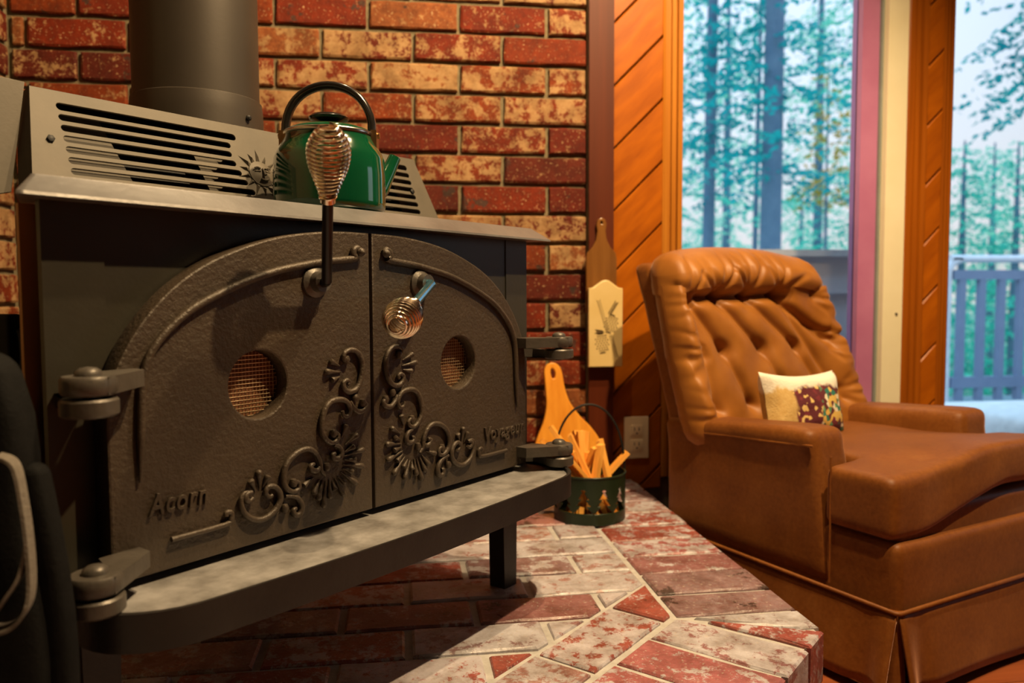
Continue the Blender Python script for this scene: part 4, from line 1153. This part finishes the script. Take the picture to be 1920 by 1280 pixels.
# ------------------------------------------------------------------ outside: deck, half wall, railing, trees
struct('ground', MB().box(-40, 60, 5.6, 90, -1.7, -1.5), 'ground')
dk = struct('deck', MB().box(-1, 9, YW+.14, 5.4, -.12, -.04), 'deck')
y = YW+.15
dm = MB().box(-1, 9, 0, .132, -.04, 0).mesh('deck_board')
while y < 5.3: link('deck_board', dm, 'deck', dk, loc=(0, y, 0)); y += .138
hw = thing('deck_half_wall', 'grey clapboard half wall outside the window behind the armchair', 'wall', (1.4, 3.05, 0))
part('core', MB().box(-.9, .56, .012, .10, 0, .93), 'siding', hw, None)
part('cap', MB().box(-.92, .58, -.03, .13, .93, .957), 'railcap', hw, None)
zb = .925
for i, z in enumerate((.905, .775, .585, .40, .21, .02)):
    pz = (.905, .775, .585, .40, .21, .02)
for i in range(5):
    zt = (.925, .778, .590, .402, .214)[i]; zb_ = (.778, .590, .402, .214, .02)[i]
    part('clapboard', MB().add([(-.9, .010, zt), (.56, .010, zt), (.56, -.012, zb_), (-.9, -.012, zb_), (-.9, .012, zt), (.56, .012, zt), (.56, .012, zb_), (-.9, .012, zb_)], [(0, 1, 2, 3), (4, 7, 6, 5), (3, 2, 6, 7), (0, 4, 5, 1), (0, 3, 7, 4), (1, 5, 6, 2)]), 'siding', hw, None)
rl = thing('deck_railing', 'blue grey baluster railing around the deck outside the glass door', 'railing', (3.42, 4.5, 0))
part('top_rail', MB().tube(smoothline([(-.03, 0, .0), (-.03, 0, .80), (-.02, 0, .93), (.06, 0, .985), (.3, 0, .99), (3.5, 0, .99)], 6), .024, 10), 'railcap', rl, 50)
part('upper_rail', MB().box(0, 3.5, -.02, .02, .86, .92), 'rail', rl, None)
part('bottom_rail', MB().box(0, 3.5, -.02, .02, .18, .25), 'rail', rl, None)
bmz = MB().box(-.022, .022, -.018, .018, .10, .88).mesh('baluster')
for i in range(22): link('baluster', bmz, 'rail', rl, loc=(.065+.138*i, 0, 0))
wt = link('outdoor_table', MB().rbox(0, .9, 0, .6, 0, .26, .05, 12).mesh('outdoor_table', 50), 'white_obj', None, loc=(2.53, 2.85, 0)); tag(wt, 'low white rounded outdoor table on the deck outside the glass door', 'outdoor table')

TREES = 'trees standing in the forest beyond the deck'
def tree(px, Yd, r, H, f0, dens, lm, spread, label, seed, lean_=0, name='fir_tree', ls=.105):
    rr = random.Random(seed); an = YAW+math.atan((px-960)/1480); x = Yd*math.tan(an)
    t = thing(name, label, 'tree', (x, Yd, -1.5))
    part('trunk', MB().tube([(lean_*z, 0, z) for z in (0, H*.3, H*.6, H)], [r*1.12, r, r*.8, r*.2], 12), 'bark', t, 60)
    vs = []; fs = []
    nb_ = int(dens*H*19)
    for i in range(nb_):
        z = f0+(H-f0)*rr.random()**1.1; k = 1-(z-f0)/(H-f0+.01)
        L = spread*(.35+.65*k)*rr.uniform(.6, 1.1); a = rr.uniform(0, 2*PI); dr = rr.uniform(.15, .4)
        m_ = int(L/.07)
        for j in range(2, m_):
            q = j/m_; c = Vector((math.cos(a)*L*q+lean_*z, math.sin(a)*L*q, z-dr*L*q*q))
            for _ in range(2):
                if rr.random() < .25: continue
                d = Vector((rr.uniform(-1, 1), rr.uniform(-1, 1), rr.uniform(-.6, .3))).normalized()*ls*rr.uniform(.6, 1.3)
                e_ = Vector((rr.uniform(-1, 1), rr.uniform(-1, 1), rr.uniform(-1, 1))).normalized()*ls*.35
                o_ = len(vs); vs += [c, c+d*.5+e_, c+d, c+d*.5-e_]; fs.append((o_, o_+1, o_+2, o_+3))
    if vs: part('foliage', MB().add(vs, fs), lm, t, None, kind='stuff')
    return t
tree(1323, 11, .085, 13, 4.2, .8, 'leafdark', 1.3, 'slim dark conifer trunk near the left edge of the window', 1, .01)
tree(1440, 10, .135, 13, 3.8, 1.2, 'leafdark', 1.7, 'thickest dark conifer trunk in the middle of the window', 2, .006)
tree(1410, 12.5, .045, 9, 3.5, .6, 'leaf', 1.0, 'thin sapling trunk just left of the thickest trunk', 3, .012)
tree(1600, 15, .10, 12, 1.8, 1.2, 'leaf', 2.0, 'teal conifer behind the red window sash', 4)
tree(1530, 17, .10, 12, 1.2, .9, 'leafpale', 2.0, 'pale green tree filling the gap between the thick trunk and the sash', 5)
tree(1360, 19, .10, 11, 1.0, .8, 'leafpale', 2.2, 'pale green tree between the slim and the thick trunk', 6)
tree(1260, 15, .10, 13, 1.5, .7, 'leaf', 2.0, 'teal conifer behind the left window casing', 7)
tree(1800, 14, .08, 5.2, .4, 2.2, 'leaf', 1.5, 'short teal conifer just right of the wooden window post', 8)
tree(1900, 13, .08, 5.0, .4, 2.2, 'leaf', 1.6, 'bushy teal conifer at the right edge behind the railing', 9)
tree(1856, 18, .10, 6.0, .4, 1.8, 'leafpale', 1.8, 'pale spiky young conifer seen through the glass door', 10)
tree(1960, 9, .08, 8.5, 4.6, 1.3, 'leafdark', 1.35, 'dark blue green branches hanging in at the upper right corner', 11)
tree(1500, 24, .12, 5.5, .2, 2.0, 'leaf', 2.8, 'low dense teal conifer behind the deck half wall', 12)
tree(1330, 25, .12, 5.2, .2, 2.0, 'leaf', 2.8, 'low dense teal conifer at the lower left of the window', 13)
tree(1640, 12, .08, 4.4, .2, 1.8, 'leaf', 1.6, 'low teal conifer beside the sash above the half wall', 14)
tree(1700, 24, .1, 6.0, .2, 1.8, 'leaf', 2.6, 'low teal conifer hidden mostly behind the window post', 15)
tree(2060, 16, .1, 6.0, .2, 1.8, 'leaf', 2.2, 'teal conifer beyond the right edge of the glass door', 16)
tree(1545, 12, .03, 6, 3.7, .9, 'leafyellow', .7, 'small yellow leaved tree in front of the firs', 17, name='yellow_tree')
